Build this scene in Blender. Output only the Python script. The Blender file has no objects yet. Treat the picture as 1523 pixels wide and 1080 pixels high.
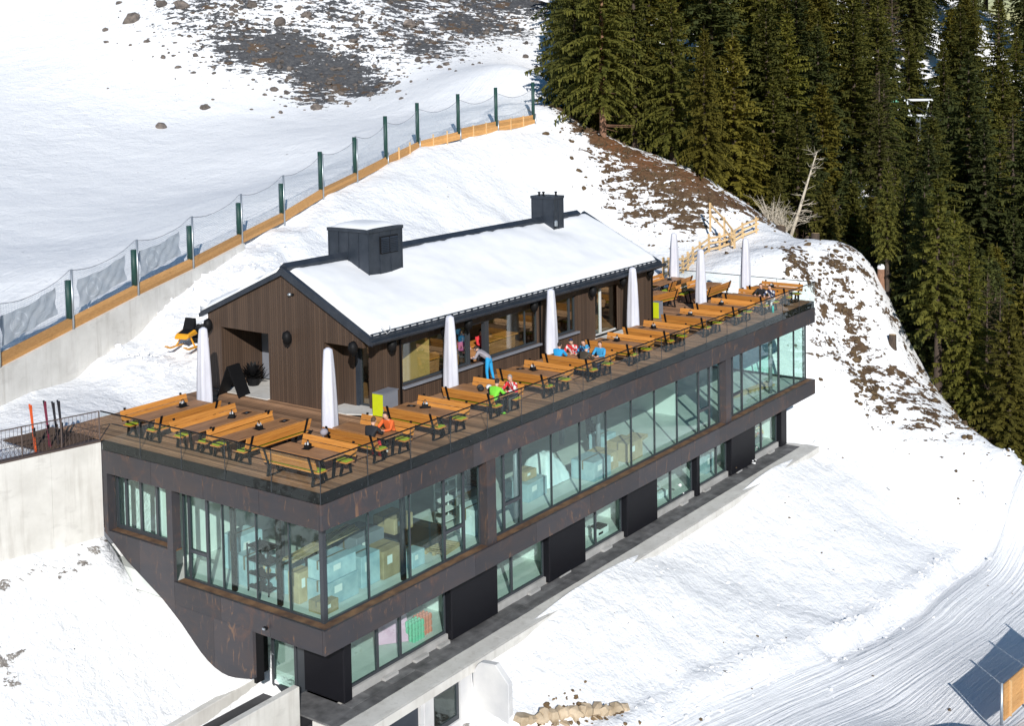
import bpy, bmesh, math, random
import numpy as np
from mathutils import Vector, Matrix
R_ = math.radians
PI = math.pi
SC = bpy.context.scene
COL = SC.collection
random.seed(7)

# ------------------------------------------------------------ camera, sky, sun, exposure
cam_d = bpy.data.cameras.new("camera"); cam = bpy.data.objects.new("camera", cam_d); COL.objects.link(cam)
cR = Vector((0.58055702, -0.81404842, -0.01669485)); cU = Vector((0.05561134, 0.01918758, 0.99826811)); cF = Vector((0.81231824, 0.58047998, -0.05640981))
m3 = Matrix((cR, cU, -cF)).transposed()
cam.matrix_world = Matrix.Translation((-27.2239, -27.3690, 12.7422)) @ m3.to_4x4()
cam_d.sensor_width = 36.0; cam_d.lens = 45.289
cam_d.shift_x = -0.01698; cam_d.shift_y = -0.21798
cam_d.clip_end = 2000
SC.camera = cam
SUN_AZ, SUN_EL = 44.0, 26.0            # direction the light travels to (from +X), height of the sun
w = bpy.data.worlds.new("World"); SC.world = w; w.use_nodes = True
nt = w.node_tree
bg = nt.nodes["Background"]; sky = nt.nodes.new("ShaderNodeTexSky")
sky.sky_type = 'NISHITA'; sky.sun_disc = False
sky.sun_elevation = R_(SUN_EL); sky.sun_rotation = R_(90 - (SUN_AZ + 180)); sky.altitude = 1500
sky.air_density = 1.6; sky.dust_density = 0.3; sky.ozone_density = 4.0
hs = nt.nodes.new("ShaderNodeHueSaturation"); hs.inputs["Saturation"].default_value = 1.35; nt.links.new(sky.outputs[0], hs.inputs["Color"]); nt.links.new(hs.outputs[0], bg.inputs[0]); bg.inputs[1].default_value = 0.058
sd = bpy.data.lights.new("sun", 'SUN'); sun = bpy.data.objects.new("sun", sd); COL.objects.link(sun)
sd.energy = 4.0; sd.angle = R_(0.5); sd.color = (1.0, 0.97, 0.93)
dv = Vector((math.cos(R_(SUN_EL)) * math.cos(R_(SUN_AZ)), math.cos(R_(SUN_EL)) * math.sin(R_(SUN_AZ)), -math.sin(R_(SUN_EL))))
sun.rotation_euler = dv.to_track_quat('-Z', 'Y').to_euler()
SC.view_settings.view_transform = 'Standard'; SC.view_settings.look = 'None'
SC.view_settings.gamma = 1.0; SC.view_settings.use_curve_mapping = False
SC.view_settings.exposure = 0.25
SC.render.engine = 'CYCLES'
SC.cycles.max_bounces = 10; SC.cycles.transparent_max_bounces = 24; SC.cycles.glossy_bounces = 4

# ------------------------------------------------------------ materials
class NT:
    def __init__(s, name):
        s.m = bpy.data.materials.new(name); s.m.use_nodes = True; s.t = s.m.node_tree
        s.b = s.t.nodes["Principled BSDF"]; s.out = s.t.nodes["Material Output"]
    def n(s, kind, **kw):
        nd = s.t.nodes.new("ShaderNode" + kind)
        for k, v in kw.items(): setattr(nd, k, v)
        return nd
    def l(s, a, b): s.t.links.new(a, b)
    def noise(s, scale, vec=None, detail=5, rough=.55, dist=0):
        nd = s.n("TexNoise"); nd.inputs["Scale"].default_value = scale; nd.inputs["Detail"].default_value = detail
        nd.inputs["Roughness"].default_value = rough; nd.inputs["Distortion"].default_value = dist
        if vec is not None: s.l(vec, nd.inputs["Vector"])
        return nd.outputs["Fac"]
    def coord(s, stretch=(1, 1, 1), which="Object"):
        tc = s.n("TexCoord"); mp = s.n("Mapping"); mp.inputs["Scale"].default_value = stretch
        s.l(tc.outputs[which], mp.inputs["Vector"]); return mp.outputs[0]
    def ramp(s, fac, stops):
        r = s.n("ValToRGB"); e = r.color_ramp.elements
        while len(e) < len(stops): e.new(0.5)
        for q, (p, c) in zip(e, stops):
            q.position = p; q.color = (*c, 1) if len(c) == 3 else c
        s.l(fac, r.inputs[0]); return r.outputs[0]
    def mix(s, fac, a, b, blend='MIX'):
        x = s.n("Mix", data_type='RGBA', blend_type=blend)
        for sock, val in ((x.inputs[0], fac), (x.inputs[6], a), (x.inputs[7], b)):
            if isinstance(val, (int, float)): sock.default_value = val
            elif isinstance(val, tuple): sock.default_value = (*val, 1) if len(val) == 3 else val
            else: s.l(val, sock)
        return x.outputs[2]
    def math(s, op, a, b=None, c=None, clamp=False):
        x = s.n("Math", operation=op); x.use_clamp = clamp
        for i, val in enumerate((a, b, c)):
            if val is None: continue
            if isinstance(val, (int, float)): x.inputs[i].default_value = val
            else: s.l(val, x.inputs[i])
        return x.outputs[0]
    def bump(s, h, strength=.3, dist=.05):
        b = s.n("Bump"); b.inputs["Strength"].default_value = strength; b.inputs["Distance"].default_value = dist
        s.l(h, b.inputs["Height"]); s.l(b.outputs[0], s.b.inputs["Normal"])
    def base(s, c, rough=.6, metal=0.0, spec=.5):
        if isinstance(c, tuple): s.b.inputs["Base Color"].default_value = (*c, 1)
        else: s.l(c, s.b.inputs["Base Color"])
        s.b.inputs["Roughness"].default_value = rough; s.b.inputs["Metallic"].default_value = metal
        s.b.inputs["Specular IOR Level"].default_value = spec
        return s
    def rnd(s, col, lo=.75, hi=1.2):
        oi = s.n("ObjectInfo"); mr = s.n("MapRange"); s.l(oi.outputs["Random"], mr.inputs[0])
        mr.inputs[3].default_value = lo; mr.inputs[4].default_value = hi
        v = s.n("VectorMath", operation='SCALE')
        if isinstance(col, tuple): v.inputs[0].default_value = col
        else: s.l(col, v.inputs[0])
        s.l(mr.outputs[0], v.inputs["Scale"]); return v.outputs[0]

def M_noise(name, c1, c2, scale=6, rough=.6, metal=0., bump=.15, stretch=(1, 1, 1), rnd=None, spec=.5, bscale=None, lo=.35, hi=.68):
    t = NT(name); v = t.coord(stretch); f = t.noise(scale, v)
    col = t.ramp(f, [(lo, c1), (hi, c2)])
    if rnd: col = t.rnd(col, *rnd)
    t.base(col, rough, metal, spec)
    if bump: t.bump(t.noise(bscale or scale * 6, v), bump, .02)
    return t.m
def M_plain(name, c, rough=.5, metal=0., rnd=None, spec=.5):
    t = NT(name); f = t.noise(3.0, t.coord(), 4)
    col = t.mix(f, tuple(x * .86 for x in c), tuple(min(1, x * 1.12) for x in c))
    if rnd: col = t.rnd(col, *rnd)
    t.base(col, rough, metal, spec); return t.m
def M_glass(name, tint, refl=.06, k=.8, pw=4.0):
    t = NT(name); lw = t.n("LayerWeight"); lw.inputs[0].default_value = .5
    f = t.math('MULTIPLY_ADD', t.math('POWER', lw.outputs["Facing"], pw), k, refl, True)
    tr = t.n("BsdfTransparent"); tr.inputs[0].default_value = (*tint, 1)
    gl = t.n("BsdfGlossy"); gl.inputs["Roughness"].default_value = .015; gl.inputs[0].default_value = (.95, 1, .98, 1)
    mx = t.n("MixShader"); t.l(f, mx.inputs[0]); t.l(tr.outputs[0], mx.inputs[1]); t.l(gl.outputs[0], mx.inputs[2])
    t.l(mx.outputs[0], t.out.inputs[0]); return t.m
def M_wood(name, c1, c2, rnd=(.75, 1.2), rough=.55, stretch=(1, 14, 14)):
    t = NT(name); v = t.coord(stretch); f = t.noise(1.6, v, 6, .6, .4)
    oi = t.n("ObjectInfo")
    col = t.ramp(f, [(.3, c1), (.7, c2)]); col = t.rnd(col, *rnd)
    k = t.noise(2.2, t.coord((1, 1, 1)), 2)
    col = t.mix(t.math('MULTIPLY', t.math('GREATER_THAN', k, .68), .25), col, tuple(x * .5 for x in c1))
    t.base(col, rough); t.bump(f, .12, .01); return t.m

def m_corten():
    t = NT("weathered_steel"); v = t.coord((.5, .5, 1.6)); a = t.noise(1.1, v, 7, .62, .6)
    col = t.ramp(a, [(.3, (.038, .034, .037)), (.48, (.047, .039, .039)), (.64, (.064, .046, .040)), (.8, (.054, .048, .050))])
    b = t.noise(.75, t.coord((1, 1, 1)), 8, .7, 1.4)
    col = t.mix(t.math('MULTIPLY', t.ramp(b, [(.54, (0, 0, 0)), (.72, (1, 1, 1))]), .9), col, (.15, .068, .034))
    s = t.noise(3.2, t.coord((1.3, 1.3, .35)), 6, .7, 1.0)
    col = t.mix(t.math('MULTIPLY', t.ramp(s, [(.585, (0, 0, 0)), (.70, (1, 1, 1))]), .75), col, (.36, .18, .075))
    d = t.noise(.9, t.coord((1, 1, .25)), 5)
    col = t.mix(t.math('MULTIPLY', d, .75), col, (.048, .051, .064))
    t.base(t.rnd(col, .85, 1.16), .5, .0, .35); t.bump(t.noise(14, v), .06, .01); return t.m
def m_cladding():
    t = NT("vertical_timber_cladding"); tc = t.n("TexCoord"); sx = t.n("SeparateXYZ"); t.l(tc.outputs["Object"], sx.inputs[0])
    s = t.math('ADD', sx.outputs[0], sx.outputs[1]); q = t.math('DIVIDE', s, .12)
    fl = t.math('FLOOR', q); wn = t.n("TexWhiteNoise", noise_dimensions='1D'); t.l(fl, wn.inputs["W"])
    g = t.noise(2.0, t.coord((14, 14, .8)), 5)
    col = t.mix(wn.outputs[0], (.050, .030, .020), (.094, .058, .038))
    col = t.mix(t.math('MULTIPLY', g, .4), col, (.125, .078, .05))
    fr = t.math('FRACT', q); gap = t.math('LESS_THAN', t.math('ABSOLUTE', t.math('SUBTRACT', fr, .5)), .44)
    t.base(t.mix(gap, (.02, .013, .010), col), .62); t.bump(gap, .5, .012); return t.m
def m_snow():
    t = NT("snow_ground_cover"); geo = t.n("NewGeometry"); P = geo.outputs["Position"]
    def at(n): a = t.n("Attribute"); a.attribute_name = n; return a.outputs["Fac"]
    n1 = t.noise(.55, P, 6, .62); n2 = t.noise(2.6, P, 6, .65, .3)
    m0 = t.n("Mapping"); m0.inputs["Rotation"].default_value = (0, 0, R_(-40)); t.l(P, m0.inputs[0])
    mp = t.n("Mapping"); mp.inputs["Scale"].default_value = (1.25, .50, 1.6); t.l(m0.outputs[0], mp.inputs[0])
    n3 = t.noise(1.35, mp.outputs[0], 7, .68, .5)
    nn = t.math('ADD', t.math('MULTIPLY', n3, .62), t.math('MULTIPLY', n2, .38))
    def mask(attr, k=3.4):
        v = t.math('ADD', t.math('MULTIPLY', at(attr), 1.0), t.math('MULTIPLY_ADD', nn, k, -k * .5))
        mr = t.n("MapRange"); mr.inputs[1].default_value = .50; mr.inputs[2].default_value = .56; t.l(v, mr.inputs[0]); return mr.outputs[0]
    soil, rock, grav = mask("soil"), mask("rock"), mask("gravel")
    snowc = t.mix(n1, (.88, .885, .90), (.93, .93, .93))
    soilc = t.ramp(t.noise(2.2, P, 6, .7), [(.3, (.055, .034, .020)), (.52, (.115, .072, .040)), (.72, (.17, .115, .065))])
    soilc = t.mix(t.math('MULTIPLY', at("red"), t.noise(1.2, P)), soilc, (.20, .088, .038))
    rockc = t.ramp(t.noise(2.8, P, 7, .7), [(.3, (.050, .051, .055)), (.55, (.105, .105, .108)), (.75, (.17, .165, .16))])
    rockc = t.mix(t.math('GREATER_THAN', t.noise(.5, P, 3), .60), rockc, (.13, .09, .06))
    col = t.mix(soil, snowc, soilc); col = t.mix(rock, col, rockc)
    col = t.mix(grav, col, t.ramp(t.noise(9, P), [(.35, (.16, .14, .125)), (.6, (.36, .33, .30)), (.66, (.8, .8, .8))]))
    t.base(col, .62, 0, .25)
    t.b.inputs["Subsurface Weight"].default_value = 0
    # relief: wind crust, groomed tracks along the road (along = u, across = v)
    ua, va = at("along"), at("across")
    cv = t.n("CombineXYZ"); t.l(t.math('MULTIPLY', ua, .06), cv.inputs[0]); t.l(t.math('MULTIPLY', va, 2.6), cv.inputs[1])
    tr = t.noise(2.2, cv.outputs[0], 6, .6)
    c2 = t.n("CombineXYZ"); t.l(t.math('MULTIPLY', ua, .8), c2.inputs[0]); t.l(t.math('MULTIPLY', va, 3.0), c2.inputs[1])
    rough = t.noise(2.5, c2.outputs[0], 4, .8)
    h = t.math('ADD', t.math('MULTIPLY', n2, .30), t.math('MULTIPLY', t.noise(9, P, 4, .7), .05))
    h = t.math('ADD', h, t.math('MULTIPLY', n1, .75))
    h = t.math('MULTIPLY', h, t.math('SUBTRACT', 1.0, t.math('MULTIPLY', at("track"), .75)))
    h = t.math('ADD', h, t.math('MULTIPLY', t.math('MULTIPLY', tr, at("track")), .42))
    h = t.math('ADD', h, t.math('MULTIPLY', t.math('MULTIPLY', rough, at("ski")), .30))
    h = t.math('ADD', h, t.math('MULTIPLY', t.math('MAXIMUM', soil, rock), t.math('MULTIPLY_ADD', n2, .5, -.25)))
    t.bump(h, .7, .5); return t.m
def m_net():
    t = NT("safety_net_mesh"); tc = t.n("TexCoord"); sx = t.n("SeparateXYZ"); t.l(tc.outputs["UV"], sx.inputs[0])
    a = t.math('LESS_THAN', t.math('FRACT', t.math('MULTIPLY', sx.outputs[0], 12)), .12)
    b = t.math('LESS_THAN', t.math('FRACT', t.math('MULTIPLY', sx.outputs[1], 12)), .12)
    f = t.math('MAXIMUM', a, b)
    tr = t.n("BsdfTransparent"); mx = t.n("MixShader"); t.l(f, mx.inputs[0]); t.l(tr.outputs[0], mx.inputs[1]); t.l(t.b.outputs[0], mx.inputs[2])
    t.base((.33, .40, .47), .6); t.l(mx.outputs[0], t.out.inputs[0]); return t.m
def m_needles(name, c1, c2):
    t = NT(name); a = t.n("Attribute"); a.attribute_name = "tint"
    col = t.mix(a.outputs["Fac"], c1, c2); col = t.rnd(col, .70, 1.25)
    oi = t.n("ObjectInfo"); ad = t.math('FRACT', t.math('MULTIPLY', oi.outputs["Random"], 7.31))
    col = t.mix(t.math('MULTIPLY', ad, .45), col, (.050, .062, .028))
    t.base(col, .75, 0, .2)
    tl = t.n('BsdfTranslucent'); t.l(col, tl.inputs[0]); mx = t.n('MixShader'); mx.inputs[0].default_value = .45; t.l(t.b.outputs[0], mx.inputs[1]); t.l(tl.outputs[0], mx.inputs[2]); t.l(mx.outputs[0], t.out.inputs[0]); return t.m

MT = {}
MT['snow'] = m_snow()
MT['snow_cap'] = M_noise("snow_blanket", (.87, .875, .89), (.92, .92, .92), 1.2, .65, 0, .35, spec=.2, bscale=2.2)
MT['corten'] = m_corten(); MT['cladding'] = m_cladding(); MT['rust'] = M_noise('rusty_ledge', (.085, .045, .026), (.21, .115, .055), 2.2, .8, 0, .2)
MT['black'] = M_plain("black_steel", (.010, .010, .011), .55, spec=.15)
MT['blackpanel'] = M_plain("black_membrane_panel", (.008, .008, .011), .5, spec=.18)
MT['frame'] = M_plain("dark_anodised_frame", (.040, .046, .054), .4)
MT['roofmetal'] = M_noise("dark_roof_sheet", (.034, .043, .058), (.052, .062, .080), 2.0, .42, .3, .02)
MT['glass'] = M_glass("tinted_window_glass", (.88, .975, .95), .045, .75)
MT['hutglass'] = M_glass("clear_window_glass", (.90, .95, .92), .10, .8)
MT['railglass'] = M_glass("balustrade_glass", (.955, .98, .97), .010, .5, 4.0)
def m_conc():
    t = NT("pale_concrete"); a = t.noise(1.0, t.coord(), 6, .6); s = t.noise(1.6, t.coord((2.2, 2.2, .16)), 6, .65); k = t.noise(.7, t.coord((1, 1, 2.5)), 5, .6)
    col = t.ramp(a, [(.3, (.56, .54, .50)), (.7, (.71, .69, .65))]); col = t.mix(t.math('MULTIPLY', t.ramp(s, [(.52, (0, 0, 0)), (.74, (1, 1, 1))]), .55), col, (.40, .37, .33)); col = t.mix(t.math('MULTIPLY', t.ramp(k, [(.60, (0, 0, 0)), (.66, (1, 1, 1))]), .28), col, (.42, .40, .37))
    t.base(col, .82); t.bump(t.noise(9, t.coord()), .12, .02); return t.m
MT['concrete'] = m_conc()
MT['concrete2'] = M_noise("grey_concrete", (.30, .295, .285), (.44, .43, .42), 1.4, .85, 0, .15)
MT['whitewall'] = M_noise("white_render", (.54, .54, .55), (.68, .67, .66), .8, .85, 0, .05)
MT['plaster'] = M_noise("interior_plaster", (.74, .76, .73), (.82, .83, .80), .8, .85, 0, .03)
MT['screed'] = M_noise("interior_screed", (.56, .59, .56), (.70, .72, .68), .9, .5, 0, .03)
MT['paving'] = M_noise("wet_grey_paving", (.075, .074, .076), (.17, .168, .17), 2.0, .7, 0, .2, rnd=(.8, 1.2))
MT['deck'] = M_wood("deck_board_timber", (.19, .100, .055), (.52, .30, .165), (.50, 1.35), .6, (14, 1, 14))
MT['bench'] = M_wood("larch_bench_timber", (.46, .170, .030), (.66, .285, .060), (.82, 1.15), .5)
MT['table'] = M_wood("oiled_table_timber", (.26, .12, .050), (.50, .245, .10), (.80, 1.2), .5)
MT['fencewood'] = M_wood("spruce_board", (.45, .225, .075), (.62, .34, .125), (.8, 1.15), .65)
MT['rawwood'] = M_wood("raw_pale_timber", (.55, .36, .17), (.75, .53, .28), (.85, 1.12), .7)
MT['lime'] = M_plain("lime_felt_pad", (.33, .43, .012), .85)
MT['limepaint'] = M_plain("lime_paint", (.56, .62, .012), .5)
MT['greybox'] = M_plain("grey_sheet_metal", (.22, .23, .26), .4)
MT['canvas'] = M_noise("white_parasol_cover", (.58, .58, .65), (.70, .70, .76), 3, .8, 0, .3, (1, 1, .25))
MT['galv'] = M_plain("galvanised_steel", (.42, .46, .50), .4, .7)
MT['greenpad'] = M_plain("dark_green_padding", (.010, .050, .040), .55)
MT['net'] = m_net()
MT['banner'] = M_noise("pale_fabric_banner", (.46, .50, .55), (.60, .63, .67), 2.2, .8, 0, .2)
MT['stone'] = M_noise("tan_boulder", (.33, .25, .16), (.62, .50, .36), 1.6, .85, 0, .5, bscale=5)
MT['rockgrey'] = M_noise("hill_rock", (.075, .065, .06), (.20, .165, .14), 1.8, .9, 0, .6, rnd=(.7, 1.3), bscale=6)
MT['clod'] = M_noise("turf_clod", (.075, .045, .022), (.19, .125, .062), 3.5, .95, 0, .6, rnd=(.7, 1.3))
MT['bark'] = M_noise("spruce_bark", (.045, .032, .024), (.095, .065, .045), 3, .9, 0, .5, (6, 6, 1))
MT['barkred'] = M_noise("pink_bark", (.19, .10, .06), (.33, .18, .115), 3, .9, 0, .5, (6, 6, 1))
MT['birch'] = M_noise("pale_dead_bark", (.42, .36, .28), (.62, .55, .44), 3, .8, 0, .3, (4, 4, 1))
MT['twig'] = M_plain("bare_twig", (.16, .10, .075), .85)
MT['redtwig'] = M_plain("reddish_bare_twig", (.155, .085, .075), .85)
MT['needle'] = m_needles("spruce_needles", (.11, .115, .020), (.27, .245, .044))
MT['needle_d'] = m_needles("dark_spruce_needles", (.066, .084, .024), (.18, .185, .046))
MT['needle_o'] = m_needles("olive_spruce_needles", (.13, .115, .018), (.28, .235, .038))
MT['larchtwig'] = m_needles("bare_larch_twigs", (.085, .062, .032), (.17, .128, .070))

# ------------------------------------------------------------ mesh helpers
class MB:
    def __init__(s): s.v = []; s.f = []; s.m = []
    def add(s, vs, fs, m=0):
        o = len(s.v); s.v += [tuple(q) for q in vs]
        for f in fs: s.f.append(tuple(i + o for i in f)); s.m.append(m)
        return s
    def box(s, x0, y0, z0, x1, y1, z1, m=0):
        return s.add([(x0, y0, z0), (x1, y0, z0), (x1, y1, z0), (x0, y1, z0), (x0, y0, z1), (x1, y0, z1), (x1, y1, z1), (x0, y1, z1)],
                     [(0, 3, 2, 1), (4, 5, 6, 7), (0, 1, 5, 4), (1, 2, 6, 5), (2, 3, 7, 6), (3, 0, 4, 7)], m)
    def xbox(s, M, sx, sy, sz, m=0):
        c = [M @ Vector((a * sx / 2, b * sy / 2, d * sz / 2)) for d in (-1, 1) for a, b in ((-1, -1), (1, -1), (1, 1), (-1, 1))]
        return s.add(c, [(0, 3, 2, 1), (4, 5, 6, 7), (0, 1, 5, 4), (1, 2, 6, 5), (2, 3, 7, 6), (3, 0, 4, 7)], m)
    def bar(s, a, b, wd, th, m=0, up=(0, 0, 1)):
        a = Vector(a); b = Vector(b); d = (b - a); L = d.length; d.normalize(); u = Vector(up)
        if abs(d.dot(u)) > .98: u = Vector((1, 0, 0))
        x = d.cross(u).normalized(); y = x.cross(d)
        M = Matrix((x, d, y)).transposed().to_4x4(); M.translation = (a + b) / 2
        return s.xbox(M, wd, L, th, m)
    def tube(s, pts, rad, n=8, m=0, cap=True):
        pts = [Vector(q) for q in pts]
        if isinstance(rad, (int, float)): rad = [rad] * len(pts)
        o = len(s.v); ref = None
        for i, q in enumerate(pts):
            d = (pts[min(i + 1, len(pts) - 1)] - pts[max(i - 1, 0)]).normalized()
            if ref is None: ref = Vector((1, 0, 0)) if abs(d.x) < .8 else Vector((0, 1, 0))
            x = (ref - d * ref.dot(d)).normalized(); y = d.cross(x); ref = x
            for k in range(n):
                a = 2 * PI * k / n; s.v.append(tuple(q + (x * math.cos(a) + y * math.sin(a)) * rad[i]))
        for i in range(len(pts) - 1):
            for k in range(n):
                k2 = (k + 1) % n
                s.f.append((o + i * n + k, o + i * n + k2, o + (i + 1) * n + k2, o + (i + 1) * n + k)); s.m.append(m)
        if cap:
            s.f.append(tuple(o + k for k in range(n))[::-1]); s.m.append(m)
            s.f.append(tuple(o + (len(pts) - 1) * n + k for k in range(n))); s.m.append(m)
        return s
    def prism(s, poly, axis, a, b, m=0):
        n = len(poly)
        def P(q, t): return (t, q[0], q[1]) if axis == 'x' else ((q[0], t, q[1]) if axis == 'y' else (q[0], q[1], t))
        vs = [P(q, a) for q in poly] + [P(q, b) for q in poly]
        fs = [tuple(range(n))[::-1], tuple(range(n, 2 * n))] + [(i, (i + 1) % n, n + (i + 1) % n, n + i) for i in range(n)]
        return s.add(vs, fs, m)
    def ball(s, c, r, nu=8, nv=5, m=0, M=None):
        if isinstance(r, (int, float)): r = (r, r, r)
        vs = [(0, 0, -1)] + [(math.cos(2 * PI * i / nu) * math.sin(PI * j / nv), math.sin(2 * PI * i / nu) * math.sin(PI * j / nv), -math.cos(PI * j / nv)) for j in range(1, nv) for i in range(nu)] + [(0, 0, 1)]
        fs = [(0, 1 + (i + 1) % nu, 1 + i) for i in range(nu)]
        for j in range(nv - 2):
            for i in range(nu):
                a = 1 + j * nu; fs.append((a + i, a + (i + 1) % nu, a + nu + (i + 1) % nu, a + nu + i))
        t = 1 + (nv - 1) * nu; a = 1 + (nv - 2) * nu
        fs += [(a + i, a + (i + 1) % nu, t) for i in range(nu)]
        out = []
        for q in vs:
            p = Vector((q[0] * r[0], q[1] * r[1], q[2] * r[2]))
            if M is not None: p = M @ p
            out.append(p + Vector(c))
        return s.add(out, fs, m)
    def rock(s, c, r, rng, n=7, m=0):
        M = Matrix.Rotation(rng.random() * 6.28, 3, 'Z') @ Matrix.Rotation(rng.random() * .8, 3, 'X')
        o = len(s.v); s.ball((0, 0, 0), 1, n, 4, m)
        for i in range(o, len(s.v)):
            p = Vector(s.v[i]) * rng.uniform(.7, 1.15); p = M @ Vector((p.x * r[0], p.y * r[1], p.z * r[2])); s.v[i] = tuple(p + Vector(c))
        return s
    def mesh(s, name, mats, smooth=False, bevel=0):
        me = bpy.data.meshes.new(name); me.from_pydata(s.v, [], s.f)
        mats = mats if isinstance(mats, (list, tuple)) else [mats]
        for q in mats: me.materials.append(MT[q] if isinstance(q, str) else q)
        if len(mats) > 1: me.polygons.foreach_set("material_index", s.m)
        if smooth: me.polygons.foreach_set("use_smooth", [True] * len(me.polygons))
        bm = bmesh.new(); bm.from_mesh(me); bmesh.ops.recalc_face_normals(bm, faces=bm.faces)
        if bevel: bmesh.ops.bevel(bm, geom=[e for e in bm.edges if len(e.link_faces) == 2 and e.calc_face_angle(0) > .6], offset=bevel, segments=1, affect='EDGES')
        bm.to_mesh(me); bm.free()
        me.update(); return me
    def build(s, name, mats, parent=None, smooth=False, bevel=0):
        return link(name, s.mesh(name, mats, smooth, bevel), parent)
def link(name, me, parent=None, loc=None, rot=None):
    o = bpy.data.objects.new(name, me); COL.objects.link(o)
    if parent is not None: o.parent = parent
    if loc is not None: o.location = loc
    if rot is not None: o.rotation_euler = rot
    return o
def tag(o, label=None, cat=None, group=None, kind=None):
    if label: o['label'] = label
    if cat: o['category'] = cat
    if group: o['group'] = group
    if kind: o['kind'] = kind
    return o
def thing(name, label, cat, loc=(0, 0, 0), rz=0, group=None, kind=None):
    o = link(name, None, None, loc, (0, 0, rz)); o.empty_display_size = .2
    return tag(o, label, cat, group, kind)
KIDS = {}
def copy_thing(root, loc, rz, label=None, group=None, cat=None):
    def cp(o, par):
        c = o.copy(); COL.objects.link(c)
        if par is not None: c.parent = par
        for ch in kids_of(o): cp(ch, c)
        return c
    r = cp(root, None); r.location = loc; r.rotation_euler = (0, 0, rz)
    if label: r['label'] = label
    if group: r['group'] = group
    return r
def kids_of(o):
    k = KIDS.get(o.name)
    if k is None: k = KIDS[o.name] = list(o.children)
    return k
def wallgrid(mb, axis, c0, c1, s0, s1, z0, z1, holes, m=0):
    ss = sorted({s0, s1, *[h[0] for h in holes], *[h[1] for h in holes]}); zs = sorted({z0, z1, *[h[2] for h in holes], *[h[3] for h in holes]})
    for a, b in zip(ss, ss[1:]):
        run = None
        for c, d in list(zip(zs, zs[1:])) + [(None, None)]:
            solid = c is not None and not any(h[0] <= a and b <= h[1] and h[2] <= c and d <= h[3] for h in holes)
            if solid: run = (run[0], d) if run else (c, d)
            elif run:
                if axis == 'x': mb.box(c0, a, run[0], c1, b, run[1], m)
                else: mb.box(a, c0, run[0], b, c1, run[1], m)
                run = None
    return mb
ORD = ["first", "second", "third", "fourth", "fifth", "sixth", "seventh", "eighth", "ninth", "tenth", "eleventh", "twelfth", "thirteenth", "fourteenth"]

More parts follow.
